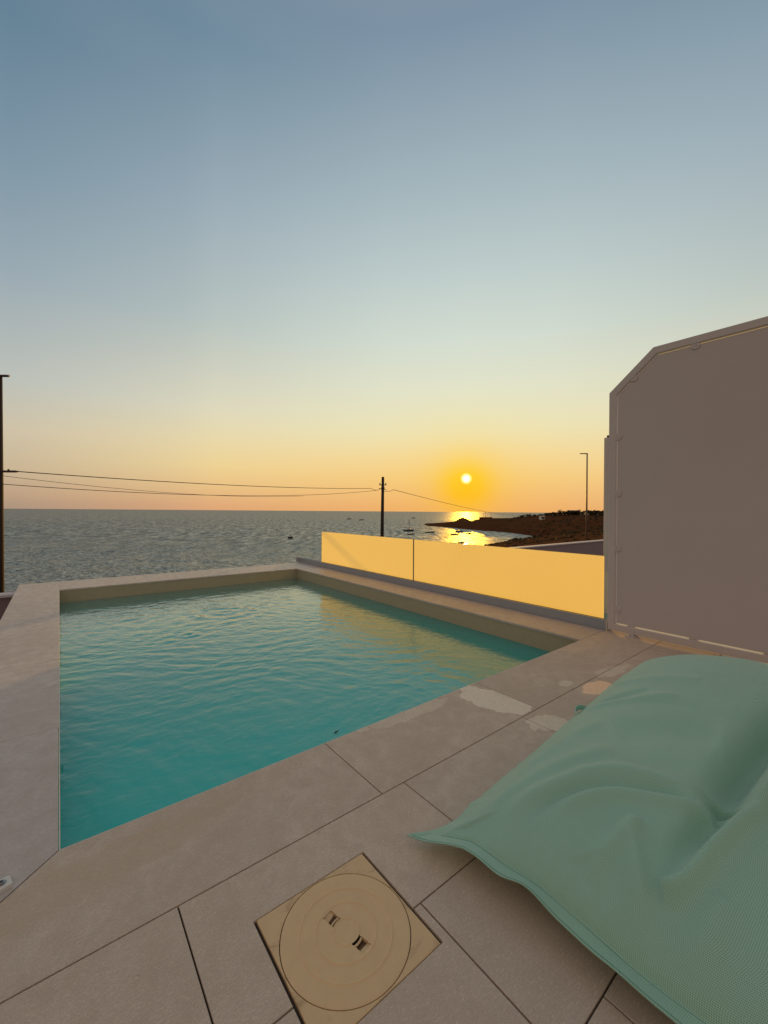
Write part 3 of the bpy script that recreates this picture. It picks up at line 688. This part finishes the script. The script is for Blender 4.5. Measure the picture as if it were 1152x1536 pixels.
def land_z(x,D):
    x=np.asarray(x,float);D=np.asarray(D,float)
    # bilinear lookup of the near land
    fi=np.interp(x,sxk,np.arange(len(sxk))); fj=np.interp(D,sD,np.arange(len(sD)))
    i=np.clip(fi.astype(int),0,len(sxk)-2);j=np.clip(fj.astype(int),0,len(sD)-2);a=fi-i;b=fj-j
    b=b*b*(3-2*b)*.5+b*.5
    z1=(sZ[i,j]*(1-a)+sZ[i+1,j]*a)*(1-b)+(sZ[i,j+1]*(1-a)+sZ[i+1,j+1]*a)*b
    z1=np.where(D>299,-14,z1)
    dw=np.interp(x,hx_,Dw); y=np.interp(x,hx_,yt); dr=dw+48; zr=CAMZ-(y-767.8)*dr/F
    s=(D-dw)/48
    up=np.where(s<.10,s/.10*.33,.33+.67*np.sin(np.clip((s-.10)/.9,0,1)*PI/2))
    up=np.where(s<0,-.3,up)
    dn=1-np.clip((D-dr)/90,0,2)**1.5
    pr=np.where(D<dr,up,dn)
    z2=-13.2+(zr+13.2)*np.clip(pr,-.2,1)
    z2=np.where(x<612,-14,z2)
    X=D*FW[0]+(x-576)/F*D*RT[0];Y=D*FW[1]+(x-576)/F*D*RT[1]
    z=np.maximum(z1,z2)
    nz=fbm(X/22,Y/22,5)*2.2+fbm(X/5,Y/5,3)*.7
    k=np.clip((D-25)/60,0,1)*np.clip((z+13.6)/3,0,1)
    ridge=np.where((z2>=z1)&(D>dr-14),.22,1.)
    return z+nz*k*.75*ridge
xc=np.concatenate([np.linspace(-5000,-200,12),np.linspace(-100,590,24),np.arange(600,930,1.5),np.linspace(935,1500,40),np.linspace(1600,6000,14)])
dc=np.concatenate([np.linspace(8,60,24),np.linspace(62,185,50),np.linspace(187,480,150),np.linspace(490,620,10)])
Xg,Dg=np.meshgrid(xc,dc,indexing='ij'); Z=land_z(Xg,Dg)
V=np.stack([Dg*FW[0]+(Xg-576)/F*Dg*RT[0],Dg*FW[1]+(Xg-576)/F*Dg*RT[1],Z],-1)
grid_obj('headland',V,len(xc),len(dc),M['ground'],kind='structure',flip=False)
gm=MB(); gm.box((-60,-80,-4.9),(80,10,-4.65)); gm.build('ground',M['ground'],kind='structure')
# scrub
sb=MB()
def clump(mb,c,r,h,n,rg):
    for k in range(n):
        a=rg.uniform(0,2*PI);q=rg.uniform(0,1)**.5*r; z=rg.uniform(.1,1)*h*(1-.6*(q/r)**2)
        p=Vector((c[0]+q*math.cos(a),c[1]+q*math.sin(a),c[2]+z)); s=r*rg.uniform(.22,.45)
        u_=Vector((rg.uniform(-1,1),rg.uniform(-1,1),rg.uniform(-.6,.6))).normalized(); v_=u_.cross(Vector((rg.uniform(-1,1),rg.uniform(-1,1),rg.uniform(-1,1)))).normalized()
        mb.add([p+u_*s,p+v_*s*.8,p-u_*s*.9,p-v_*s],[(0,1,2,3)])
cnt=0
while cnt<1900:
    x=R.uniform(640,960); D_=R.uniform(45,330); z=float(land_z(x,D_))
    if z<-11.4: continue
    P0=far(x,D_,z=z); nn=float(fbm(np.array(P0.x/25),np.array(P0.y/25),3))
    if nn<R.uniform(-.2,.2): continue
    r_=R.uniform(.4,1.3)*(.6 if x<760 else 1)*(.55 if D_<140 else 1)
    clump(sb,(P0.x,P0.y,z-.15),r_,r_*R.uniform(.5,.9),11,R); cnt+=1
so3=sb.build('scrub',M['leaf'],kind='stuff'); so3['label']='low dark scrub covering the slopes of the headland'; so3['category']='scrub'
# trees on the skyline
def copy_tree(o,parent=None):
    c=o.copy(); COL.objects.link(c); c.parent=parent
    for ch in list(o.children): copy_tree(ch,c)
    return c
protos=[]
TL='dark bushy tree on the skyline of the headland'
for k,(wd,ht) in enumerate(((2.6,3.0),(1.7,3.4),(3.4,2.6))):
    o=empty('coast_tree',TL,'tree',(0,0,0),0,'trees along the top of the headland')
    m=MB(); m.tube([(0,0,-.6),(.1,.05,.8),(.0,.1,ht*.6)],[.22,.17,.1],7); m.tube([(.05,.05,.8),(wd*.35,.2,ht*.7)],[.12,.05],6); m.tube([(.05,.05,.7),(-wd*.35,-.2,ht*.65)],[.12,.05],6); m.build('trunk',M['bark'],o)
    m=MB(); rg=random.Random(k+3)
    for q in range(9):
        a=rg.uniform(0,2*PI);rd=rg.uniform(.1,.75)*wd/2*1.3; clump(m,(rd*math.cos(a),rd*math.sin(a),ht*rg.uniform(.15,.62)),wd*rg.uniform(.22,.36),ht*.38,34,rg)
    m.build('crown',M['leaf'],o); protos.append(o)
tx=[782,786,791,796,803,811,819,826,832,837,842,848,853,858,864,869,873,884,889,894,899,904]
for i,x in enumerate(tx):
    x+=R.uniform(-1.5,1.5); D_=float(np.interp(x,hx_,Dw))+48+R.uniform(-10,3); z=float(land_z(x,D_))
    o=protos[i] if i<3 else copy_tree(protos[R.choice([0,1,2])]); s=R.uniform(.75,1.25)*(.75 if x<812 else 1.1)
    o.location=far(x,D_,z=z-.3); o.rotation_euler=(0,0,R.uniform(0,6)); o.scale=(s*1.25,s*1.25,s)
# houses on the headland
def house(x,D_,w_,dp,h,mat,label,rz):
    z=float(land_z(x,D_)); o=empty('house',label,'house',far(x,D_,z=z-.4),rz)
    m=MB(); m.box((-w_/2,-dp/2,-1),(w_/2,dp/2,h)); m.build('walls',mat,o)
    m=MB(); m.box((-w_/2-.15,-dp/2-.15,h+.003),(w_/2+.15,dp/2+.15,h+.22)); m.build('roof',M['render'],o)
    for q in (-.28,.28):
        m=MB(); m.box((q*w_-.4,-dp/2-.02,h*.35),(q*w_+.4,-dp/2-.003,h*.75)); m.build('window',M['glass_dark'],o)
    m=MB(); m.box((-.35,-dp/2-.02,.35),(.35,-dp/2-.003,h*.75)); m.build('door',M['bark'],o)
house(813,262,2.6,3,2.4,M['house_white'],'tiny white house near the top of the headland',-.6)
house(861,262,6.5,4,2.9,M['render'],'dark flat roofed house on the headland skyline left of the street lamp',-.7)
# low wall and masts at the point
D_=352; z=float(land_z(730,345))
o=empty('stone_wall','low stone wall with a straight top at the end of the headland','wall',far(728,345,z=z),-.67)
m=MB(); m.box((-5,-.3,-1.5),(6,.3,.9)); m.build('wall',M['ground'],o); m=MB(); m.box((-5.05,-.35,.901),(6.05,.35,1.0)); m.build('cap',M['steel'],o)
for x,hh,lab in ((725,2.6,'short mast with round head on the headland, left one'),(728.3,3.6,'tallest thin mast standing on the headland wall'),(736.6,2.6,'short mast with round head on the headland, right one')):
    o=empty('beacon_mast',lab,'mast',far(x,346,z=z+.9),0)
    m=MB(); m.tube([(0,0,-.6),(0,0,hh)],.10,6); m.build('pole',M['steel'],o)
    m=MB(); m.lathe((0,0,hh),[(.001,.5),(.28,.4),(.36,.15),(.28,-.1),(.001,-.2)],10); m.build('beacon',M['steel'],o)
# ------------------------------------------------------------------ boats
def hull(L,B,Hh,mat,o,n=14):
    m=MB(); vs=[];k=7
    for i in range(n+1):
        s=i/n; w_=B/2*(1-max(0,(s-.45)/.55)**2.2)*(.86+.14*min(1,s*4)); sh=Hh*(.8+.35*s*s)
        for j in range(k):
            a=-1+2*j/(k-1); y=w_*math.copysign(abs(a)**.6,a); zz=sh*(abs(a)**2.2)-.25*Hh*(1-abs(a)); vs.append((L*(s-.5)+(.06*L*abs(a)**2 if i==n else 0),y,zz))
    fs=[(i*k+j,(i+1)*k+j,(i+1)*k+j+1,i*k+j+1) for i in range(n) for j in range(k-1)]
    fs.append(tuple(range(k)))
    m.add(vs,fs); b=len(m.v)
    dk=[]
    for i in range(n+1):
        s=i/n; a=vs[i*k];c=vs[i*k+k-1]; dk+=[(a[0],a[1]*.93,a[2]-.05),(c[0],c[1]*.93,c[2]-.05)]
    m.add(dk,[(2*i,2*i+2,2*i+3,2*i+1) for i in range(n)])
    return m.build('hull',mat,o,smooth=False)
def boat(x,D_,L,B,Hh,mat,label,rz,kind='motor'):
    o=empty('sailing_boat' if kind=='sail' else 'motor_boat' if kind in('motor','cabin') else 'rowing_boat',label,'boat',far(x,D_,z=SEA+.02),rz,'boats moored in the bay')
    hull(L,B,Hh,M['hull_'+mat],o)
    if kind in('motor','cabin','sail'):
        m=MB(); c=.18*L if kind!='motor' else .12*L; hh=Hh*1.0 if kind!='cabin' else Hh*1.5
        m.prism([(-c,-B*.3),(c*.8,-B*.26),(c*1.15,-B*.1),(c*1.15,B*.1),(c*.8,B*.26),(-c,B*.3)],Hh*.5,Hh*.75+hh,bev=.1); m.build('cabin',M['hull_white'],o)
        m=MB(); m.box((-c*.7,-B*.305,Hh*.9+hh*.3),(c*.6,B*.305,Hh*.8+hh*.55)); m.build('window',M['glass_dark'],o)
    if kind=='sail':
        m=MB(); m.tube([(.06*L,0,Hh*.6),(.06*L,0,L*1.22)],[.16,.12],6); m.tube([(-.40*L,0,Hh*2.3),(.06*L,0,Hh*2.0)],.08,6)
        m.build('mast',M['steel'],o)
        m=MB(); m.tube([(-.38*L,0,Hh*2.45),(.04*L,0,Hh*2.2)],[.15,.2],7); m.build('furled_sail',M['hull_white'],o)
        m=MB(); m.tube([(.55*L,0,Hh*1.1),(.06*L,0,L*1.15)],.02,4);m.tube([(-.48*L,0,Hh*.9),(.06*L,0,L*1.15)],.02,4); m.build('stay',M['wire'],o)
    if kind in('row','motor'):
        m=MB(); m.box((-L*.5-.25,-.15,Hh*.2),(-L*.5+.02,.15,Hh*1.15)); m.build('outboard_motor',M['hull_dark'],o)
    return o
def bd(y,x=600): return (CAMZ-SEA)*F/(y-768.0)
boat(613,bd(797.5),7.2,2.6,1.1,'dark','dark hulled sailing boat with a tall mast right of the utility pole',-.75,'sail')
boat(616.3,bd(802.5),4.0,1.8,.6,'dark','small dark boat just in front of the sailing boat',-.7,'row')
boat(642,bd(799.6),3.6,1.5,.6,'dark','small boat right of the sailing boat, left one of a touching pair',-.6,'row')
boat(648,bd(799.4),3.4,1.5,.7,'dark','small boat right of the sailing boat, right one of a touching pair',-.8,'motor')
boat(682.5,bd(802.5),4.4,1.6,.7,'dark','dark boat at the left edge of the golden glitter',-.9,'row')
boat(688.5,bd(798.2),4.6,1.7,.8,'dark','dark motor boat at the top of the golden glitter',-.5,'motor')
boat(703.8,bd(801.0),3.4,1.5,.6,'dark','dark boat at the right side of the golden glitter',-.7,'motor')
boat(691.7,bd(814.3),3.0,1.3,.5,'dark','dark boat in the golden glitter just above the glass edge',-.6,'row')
boat(436,bd(809.8),2.6,1.4,.9,'dark','lone small dark motor boat in open water left of the glass',-1.0,'cabin')
boat(523.5,bd(780.3),8,2.6,1.2,'dark','tiny far motor boat, left of two near the horizon',-.7,'cabin')
boat(542,bd(781.7),8,2.6,1.1,'dark','tiny far motor boat, right of two near the horizon',-.6,'cabin')
boat(620,bd(778.2),8,2.6,1.2,'dark','tiny far motor boat above the sailing boat mast near the horizon',-.6,'cabin')
# ------------------------------------------------------------------ utility poles, wires, lamp
def pole_main():
    b=far(574,30,z=-5.2); top=far(574.2,30,y=716).z
    o=empty('utility_pole','dark wooden utility pole standing behind the left glass panel','utility pole',b)
    h=top-b.z
    m=MB(); m.tube([(-.06,0,0),(0.0,0,h)],[.165,.10],14); m.build('pole',M['wood'],o,smooth=True)
    m=MB(); m.box((-.26,-.04,h-.62),(.26,.04,h-.56)); m.tube([(-.22,0,h-.56),(-.22,0,h-.44)],.035,8); m.tube([(.22,0,h-.56),(.22,0,h-.44)],.035,8); m.build('crossarm',M['steel'],o)
    m=MB(); m.lathe((0,0,h-.86),[(.115,-.10),(.135,-.08),(.135,.08),(.115,.10)],14); m.tube([(0,0,h-.85),(-.3,.0,h-.87)],.025,6); m.tube([(0,0,h-.9),(.3,.0,h-.97)],.02,6); m.build('clamp',M['steel'],o)
    o.rotation_euler=(0,0,-.675)
    return b,h
pb,phh=pole_main(); ptop=pb.z+phh
def pole_left():
    b=far(-.5,14,z=-4.6); top=far(-.5,14,y=570).z; h=top-b.z
    o=empty('utility_pole','thick dark pole cut by the left edge of the photo','utility pole',b,-.675)
    m=MB(); m.tube([(0,0,0),(-.03,0,h)],[.17,.075],16); m.build('pole',M['wood'],o,smooth=True)
    m=MB(); m.box((-.35,-.05,h),(.27,.05,h+.055)); m.build('top_bracket',M['steel'],o)
    m=MB(); m.lathe((.29,0,h+.03),[(.001,.035),(.03,.03),(.035,0),(.02,-.035),(.001,-.04)],10); m.build('insulator',M['plastic_white'],o)
    z=far(0,14,y=712).z-b.z
    m=MB(); m.box((-.2,-.035,z-.035),(.57,.035,z+.035)); m.tube([(.30,0,z+.035),(.30,0,z+.08)],.03,8); m.tube([(.55,0,z),(.66,0,z)],.02,8); m.build('side_arm',M['steel'],o)
pole_left()
def wire(name,label,a,b,sag,r=.012,mid=None):
    m=MB(); N_=26; pts=[]
    for k in range(N_+1):
        s=k/N_; p=a.lerp(b,s); p=p.copy(); p.z-=sag*4*s*(1-s); pts.append(p)
    m.tube(pts,r,6); o=m.build(name,M['wire'],smooth=True); o['label']=label;o['category']='wire'; o['group']='overhead cables'
    return o
attach=far(564.5,29.7,y=735.5)
wire('overhead_cable','upper thick overhead cable from the left pole arm to the utility pole',far(27,14,y=712),far(556,29.7,y=733.3),.18,.017)
m=MB(); m.tube([far(556,29.7,y=733.3),far(560,29.7,y=735.2),far(564.5,29.8,y=736.3),far(570,30,y=734.5)],.016,6); o=m.build('cable_splice',M['wire'],smooth=True); o['label']='short curled cable splice just left of the utility pole'; o['category']='wire'
wire('overhead_cable','lower sagging overhead cable between the left pole and the utility pole',far(3,14,y=731),far(565,29.8,y=736.2),.40,.013)
wire('overhead_cable','faint thin overhead cable merging into the lower one',far(3,14,y=718.5),far(455,26,y=745.5),.28,.0085)
wire('overhead_cable','overhead cable running down from the utility pole across the sunset',far(590,30.3,y=735.0),far(805,120,y=770.5),1.0,.018)
m=MB(); m.tube([far(574,30,y=737.5),far(583,30,y=737.6),far(587,30.2,y=736.6),far(590,30.3,y=735.0)],.015,6); o=m.build('cable_splice',M['wire'],smooth=True); o['label']='short drooping cable splice just right of the utility pole'; o['category']='wire'
b=far(880,37,y=809.5); h=far(880,37,y=678.5).z-b.z
o=empty('street_lamp','tall thin street lamp with a short arm against the orange sky','street lamp',b,-.675)
m=MB(); m.tube([(0,0,-1.5),(0,0,h)],[.085,.055],12); m.build('pole',M['post'],o,smooth=True)
m=MB(); m.tube([(0,0,h-.06),(-.25,0,h-.02)],.03,8); m.build('arm',M['steel'],o)
m=MB(); m.prism([(-.66,-.05),(-.2,-.09),(.04,-.07),(.04,.07),(-.2,.09),(-.66,.05)],h-.05,h+.02,bev=.02); m.build('lamp_head',M['steel'],o)

# ------------------------------------------------------------------ bean bag
#BAGCODE
def seg_d(px,py,pts):
    """distance to a polyline and the fraction along it"""
    for _ in range(2):
        q_=[pts[0]]
        for (ax,ay),(bx,by) in zip(pts,pts[1:]): q_+=[(.75*ax+.25*bx,.75*ay+.25*by),(.25*ax+.75*bx,.25*ay+.75*by)]
        pts=q_+[pts[-1]]
    best=np.full(px.shape,9.);frac=np.zeros(px.shape);n=len(pts)-1
    for i in range(n):
        ax,ay=pts[i];bx,by=pts[i+1];dx,dy=bx-ax,by-ay
        q=np.clip(((px-ax)*dx+(py-ay)*dy)/(dx*dx+dy*dy),0,1); d=np.hypot(px-ax-q*dx,py-ay-q*dy)
        m=d<best; best=np.where(m,d,best); frac=np.where(m,(i+q)/n,frac)
    return best,frac
def fold(px,py,pts,amp,w,taper=(.25,.25)):
    d,f=seg_d(px,py,pts)
    e=np.clip(f/max(taper[0],1e-3),0,1)*np.clip((1-f)/max(taper[1],1e-3),0,1) if taper else 1
    e=e*e*(3-2*e) if taper else 1
    return amp*e*np.exp(-(d/w)**2)
BX0,BX1,BY0,BY1=1.405,3.95,-.80,1.335
def bag_surface():
    ns,nt=330,300
    u1=np.linspace(-1,1,ns); u2=np.linspace(-1,1,nt)
    s_=np.sign(u1)*(1-(1-np.abs(u1))**1.25); t_=np.sign(u2)*(1-(1-np.abs(u2))**1.25)
    S,T=np.meshgrid(s_,t_,indexing='ij')
    xm,ym=(BX0+BX1)/2,(BY0+BY1)/2; hx2,hy2=(BX1-BX0)/2,(BY1-BY0)/2
    # edges pinch in between the corners, more so at the sides
    X=xm+S*hx2*(1-.015*(1-T**2)*(np.abs(S)**6)); Y=ym+T*hy2*(1-.03*(1-S**2)*np.abs(T)**6)
    X=X+.012*np.sin(Y*9+1)*np.abs(S)**8
    dE=np.minimum((1-np.abs(S))*hx2,(1-np.abs(T))*hy2)
    fl=np.where((T>0)&((1-np.abs(T))*hy2<(1-np.abs(S))*hx2),.018,.062)
    s2=np.clip(((np.abs(S)*hx2))/(hx2-.062),0,1); t2=np.clip((np.abs(T)*hy2)/(hy2-np.where(T>0,.018,.062)),0,1)
    seam=np.interp(X,[1.38,1.6,2.2,2.8,3.6],[.115,.13,.17,.24,.30])+.012*np.sin(Y*7.5+.6)*np.clip((1.9-X)/.5,0,1)
    seam=seam-.07*np.clip((T-.5)/.45,0,1)*np.clip((S+1)/.25,0,1)
    A=np.interp(X,[1.4,1.8,2.2,2.7,3.1,3.6],[.27,.30,.312,.322,.385,.51])*(1-.13*np.clip((X-2.5)/.4,0,1)*np.clip((T-.3)/.5,0,1))
    qs=np.clip(1-s2**2.6,0,1); qt=np.clip(1-t2**3.2,0,1)
    body=A*qs**.62*qt**.60
    inside=np.clip((dE-fl)/.16,0,1); inside=inside*inside*(3-2*inside)
    f=np.zeros_like(X)
    f+=fold(X,Y,[(1.50,1.26),(1.658,1.183),(1.832,1.095),(1.966,1.03),(2.20,.85)],.009,.045)
    f+=fold(X,Y,[(1.60,1.08),(1.708,1.054),(1.849,.967),(1.989,.864),(2.053,.733),(2.08,.598),(2.06,.49)],.017,.040)
    f+=fold(X,Y,[(1.70,.92),(1.797,.857),(1.903,.751),(1.941,.657),(1.997,.511),(2.03,.42)],.017,.032,(.3,.1))
    f+=fold(X,Y,[(1.62,1.0),(1.76,.96),(1.90,.85),(1.97,.74),(2.02,.58),(2.04,.48)],-.013,.026)
    f+=fold(X,Y,[(3.05,.30),(2.665,.362),(2.321,.401),(2.046,.419)],-.080,.066,(.3,.35))
    f+=fold(X,Y,[(3.1,.02),(2.7,.10),(2.35,.16),(2.1,.20)],.075,.17,(.3,.25))
    f+=fold(X,Y,[(2.12,.41),(2.0,.43),(1.846,.472),(1.70,.50)],-.042,.050,(.15,.6))
    f+=fold(X,Y,[(1.645,.50),(1.668,.458),(1.739,.425),(1.837,.405),(1.95,.375),(2.168,.293),(2.3,.15)],.030,.030,(.12,.3))
    f+=fold(X,Y,[(2.03,.42),(2.116,.36),(2.183,.295),(2.22,.1)],.012,.03)
    f+=fold(X,Y,[(1.86,.62),(1.767,.640),(1.70,.60),(1.632,.56),(1.533,.53),(1.46,.53)],.020,.036,(.3,.2))
    f+=fold(X,Y,[(1.56,.72),(1.67,.69),(1.767,.655),(1.85,.63)],.014,.034)
    f+=fold(X,Y,[(1.62,.75),(1.55,.70),(1.50,.64)],-.012,.05)
    f+=fold(X,Y,[(1.74,.33),(1.60,.36),(1.50,.38)],.012,.05)
    f+=fold(X,Y,[(1.95,.22),(1.75,.15),(1.55,.12)],-.022,.05)
    f+=fold(X,Y,[(1.9,.05),(1.7,0),(1.5,-.02)],.02,.05)
    f+=fold(X,Y,[(2.52,1.17),(2.62,1.06),(2.70,.93),(2.80,.75)],.012,.035)
    f+=fold(X,Y,[(2.58,1.2),(2.72,1.08),(2.85,.9)],-.010,.03)
    f+=fold(X,Y,[(2.95,1.18),(3.0,1.0),(3.02,.7)],.010,.05)
    f+=fold(X,Y,[(1.9,1.2),(2.15,1.12),(2.4,1.0)],.007,.05)
    f+=fold(X,Y,[(2.3,.9),(2.45,.7),(2.5,.5)],-.012,.12)
    f+=.016*fbm(X*2.4+3,Y*2.4,3)+.004*fbm(X*9,Y*9,2)
    # puckers running in from the seam
    pk=np.exp(-np.abs(dE-fl-.03)/.045)*(dE>fl)
    along=np.where((1-np.abs(S))*hx2<(1-np.abs(T))*hy2,Y,X)
    f2=.0045*pk*np.sin(along*2*PI/.085+3*np.sin(along*7))*np.sin(along*5+1)
    top=seam+body+(f*1.6+.07*np.clip((T-.5)/.45,0,1)*np.clip((S+1)/.25,0,1)*np.clip(dE/.1,0,1))*inside+f2
    dT=(1-T)*hy2; bul=.055*np.exp(-((dT-.045)/.045)**2)*np.clip((S+.94)/.14,0,1)*np.clip((1-S)/.2,0,1)
    Y=Y+bul
    top=top-.002*np.exp(-((dE-fl)/.004)**2)   # stitched line
    bot=seam-.004-np.minimum(A*.9,seam)*np.clip(qs,0,1)**.26*np.clip(qt,0,1)**.26
    bot=np.maximum(bot,.004)
    # hem stays thin, wavy
    wv=.009*np.sin(along*2*PI/.43+.7)*np.clip(1-dE/fl,0,1)+.0015*np.sin(along*2*PI/.17)*np.clip(1-dE/fl,0,1)
    wv=wv+.013*np.sin(Y*2*PI/.27+.5)*np.clip((T-.35)/.3,0,1)*np.clip((-.3-S)/.3,0,1)*np.clip(1-dE/.085,0,1)
    top=top+wv;bot=bot+wv
    # ear at the corner towards the access cover
    for sgn_s,sgn_t,dx,dy,dz in ((-1,1,-.105,.105,-.062),(-1,-1,-.09,-.09,-.05)):
        a=np.clip((sgn_s*S-.87)/.13,0,1);b=np.clip((sgn_t*T-.85)/.15,0,1); w_=(a*b)**.9
        X=X+dx*w_;Y=Y+dy*w_; 
        tw=np.sin(np.clip(w_,0,1)*PI)*.022*(a-b)
        top=top+dz*w_+tw;bot=np.maximum(bot+dz*w_+tw,.003)
    # curled lip of the hem beside the ear
    return X,Y,top,bot,ns,nt,dE
X,Y,ZT_,ZB_,ns,nt,dE=bag_surface()
Vt=np.stack([X,Y,ZT_],-1);Vb=np.stack([X,Y,ZB_],-1)
bg_o=empty('bean_bag','large mint green outdoor bean bag lying beside the pool','bean bag',(2.5,.4,0))
inv=Matrix.Translation((-2.5,-.4,0))
V=np.concatenate([Vt.reshape(-1,3),Vb.reshape(-1,3)]); f=grid_faces(ns,nt); nb=ns*nt
f2=f[:,::-1]+nb
bd_=[i*nt for i in range(ns)]+[(ns-1)*nt+j for j in range(1,nt)]+[i*nt+nt-1 for i in range(ns-2,-1,-1)]+[j for j in range(nt-2,0,-1)]
rim=[(bd_[k],bd_[k]+nb,bd_[(k+1)%len(bd_)]+nb,bd_[(k+1)%len(bd_)]) for k in range(len(bd_))]
faces=f.tolist()+f2.tolist()+rim
me=bpy.data.meshes.new('cover'); me.from_pydata(V.tolist(),[],faces); me.materials.append(M['fabric'])
me.polygons.foreach_set('use_smooth',[True]*len(faces)); me.update()
uvl=me.uv_layers.new(name='UVMap'); li=np.empty(len(me.loops),int); me.loops.foreach_get('vertex_index',li)
# cloth uv follows the surface so that the weave does not stretch on steep sides
du=np.concatenate([np.zeros((1,nt)),np.cumsum(np.linalg.norm(np.diff(Vt,axis=0),axis=2),0)]); dv=np.concatenate([np.zeros((ns,1)),np.cumsum(np.linalg.norm(np.diff(Vt,axis=1),axis=2),1)],1)
UV=np.stack([du,dv],-1).reshape(-1,2); UV=np.concatenate([UV,UV]); uvl.data.foreach_set('uv',UV[li].ravel())
co=bpy.data.objects.new('cover',me); COL.objects.link(co); co.parent=bg_o; co.matrix_parent_inverse=inv
# double stitching that closes the hem
def stitch(off):
    m=MB(); 
    i0=np.argmin(np.abs(dE[:ns//3,nt//2]-off)); 
    pts=[]
    for j in range(0,nt):
        if dE[i0,j]<off-.002: continue
        pts.append((Vt[i0,j,0],Vt[i0,j,1],Vt[i0,j,2]+.0006))
    m.tube(pts,.0011,5); o=m.build('stitching',M['thread'],smooth=True); o.parent=bg_o; o.matrix_parent_inverse=inv
stitch(.008); stitch(.058)
# carry strap on the pool side
m=MB(); N_=22; prv=None; vs=[]
for k in range(N_+1):
    a=PI*k/N_; x=2.74+.085*-math.cos(a); y=1.245+.070*math.sin(a)**.8; z=.25+.03*math.sin(a)
    for dy,dz in ((0,-.016),(.004,-.016),(.004,.016),(0,.016)): vs.append((x,y+dy,z+dz))
fs=[(k*4+j,(k+1)*4+j,(k+1)*4+(j+1)%4,k*4+(j+1)%4) for k in range(N_) for j in range(4)]
m.add(vs,fs); o=m.build('carry_strap',M['fabric2'],smooth=False); o.parent=bg_o; o.matrix_parent_inverse=inv
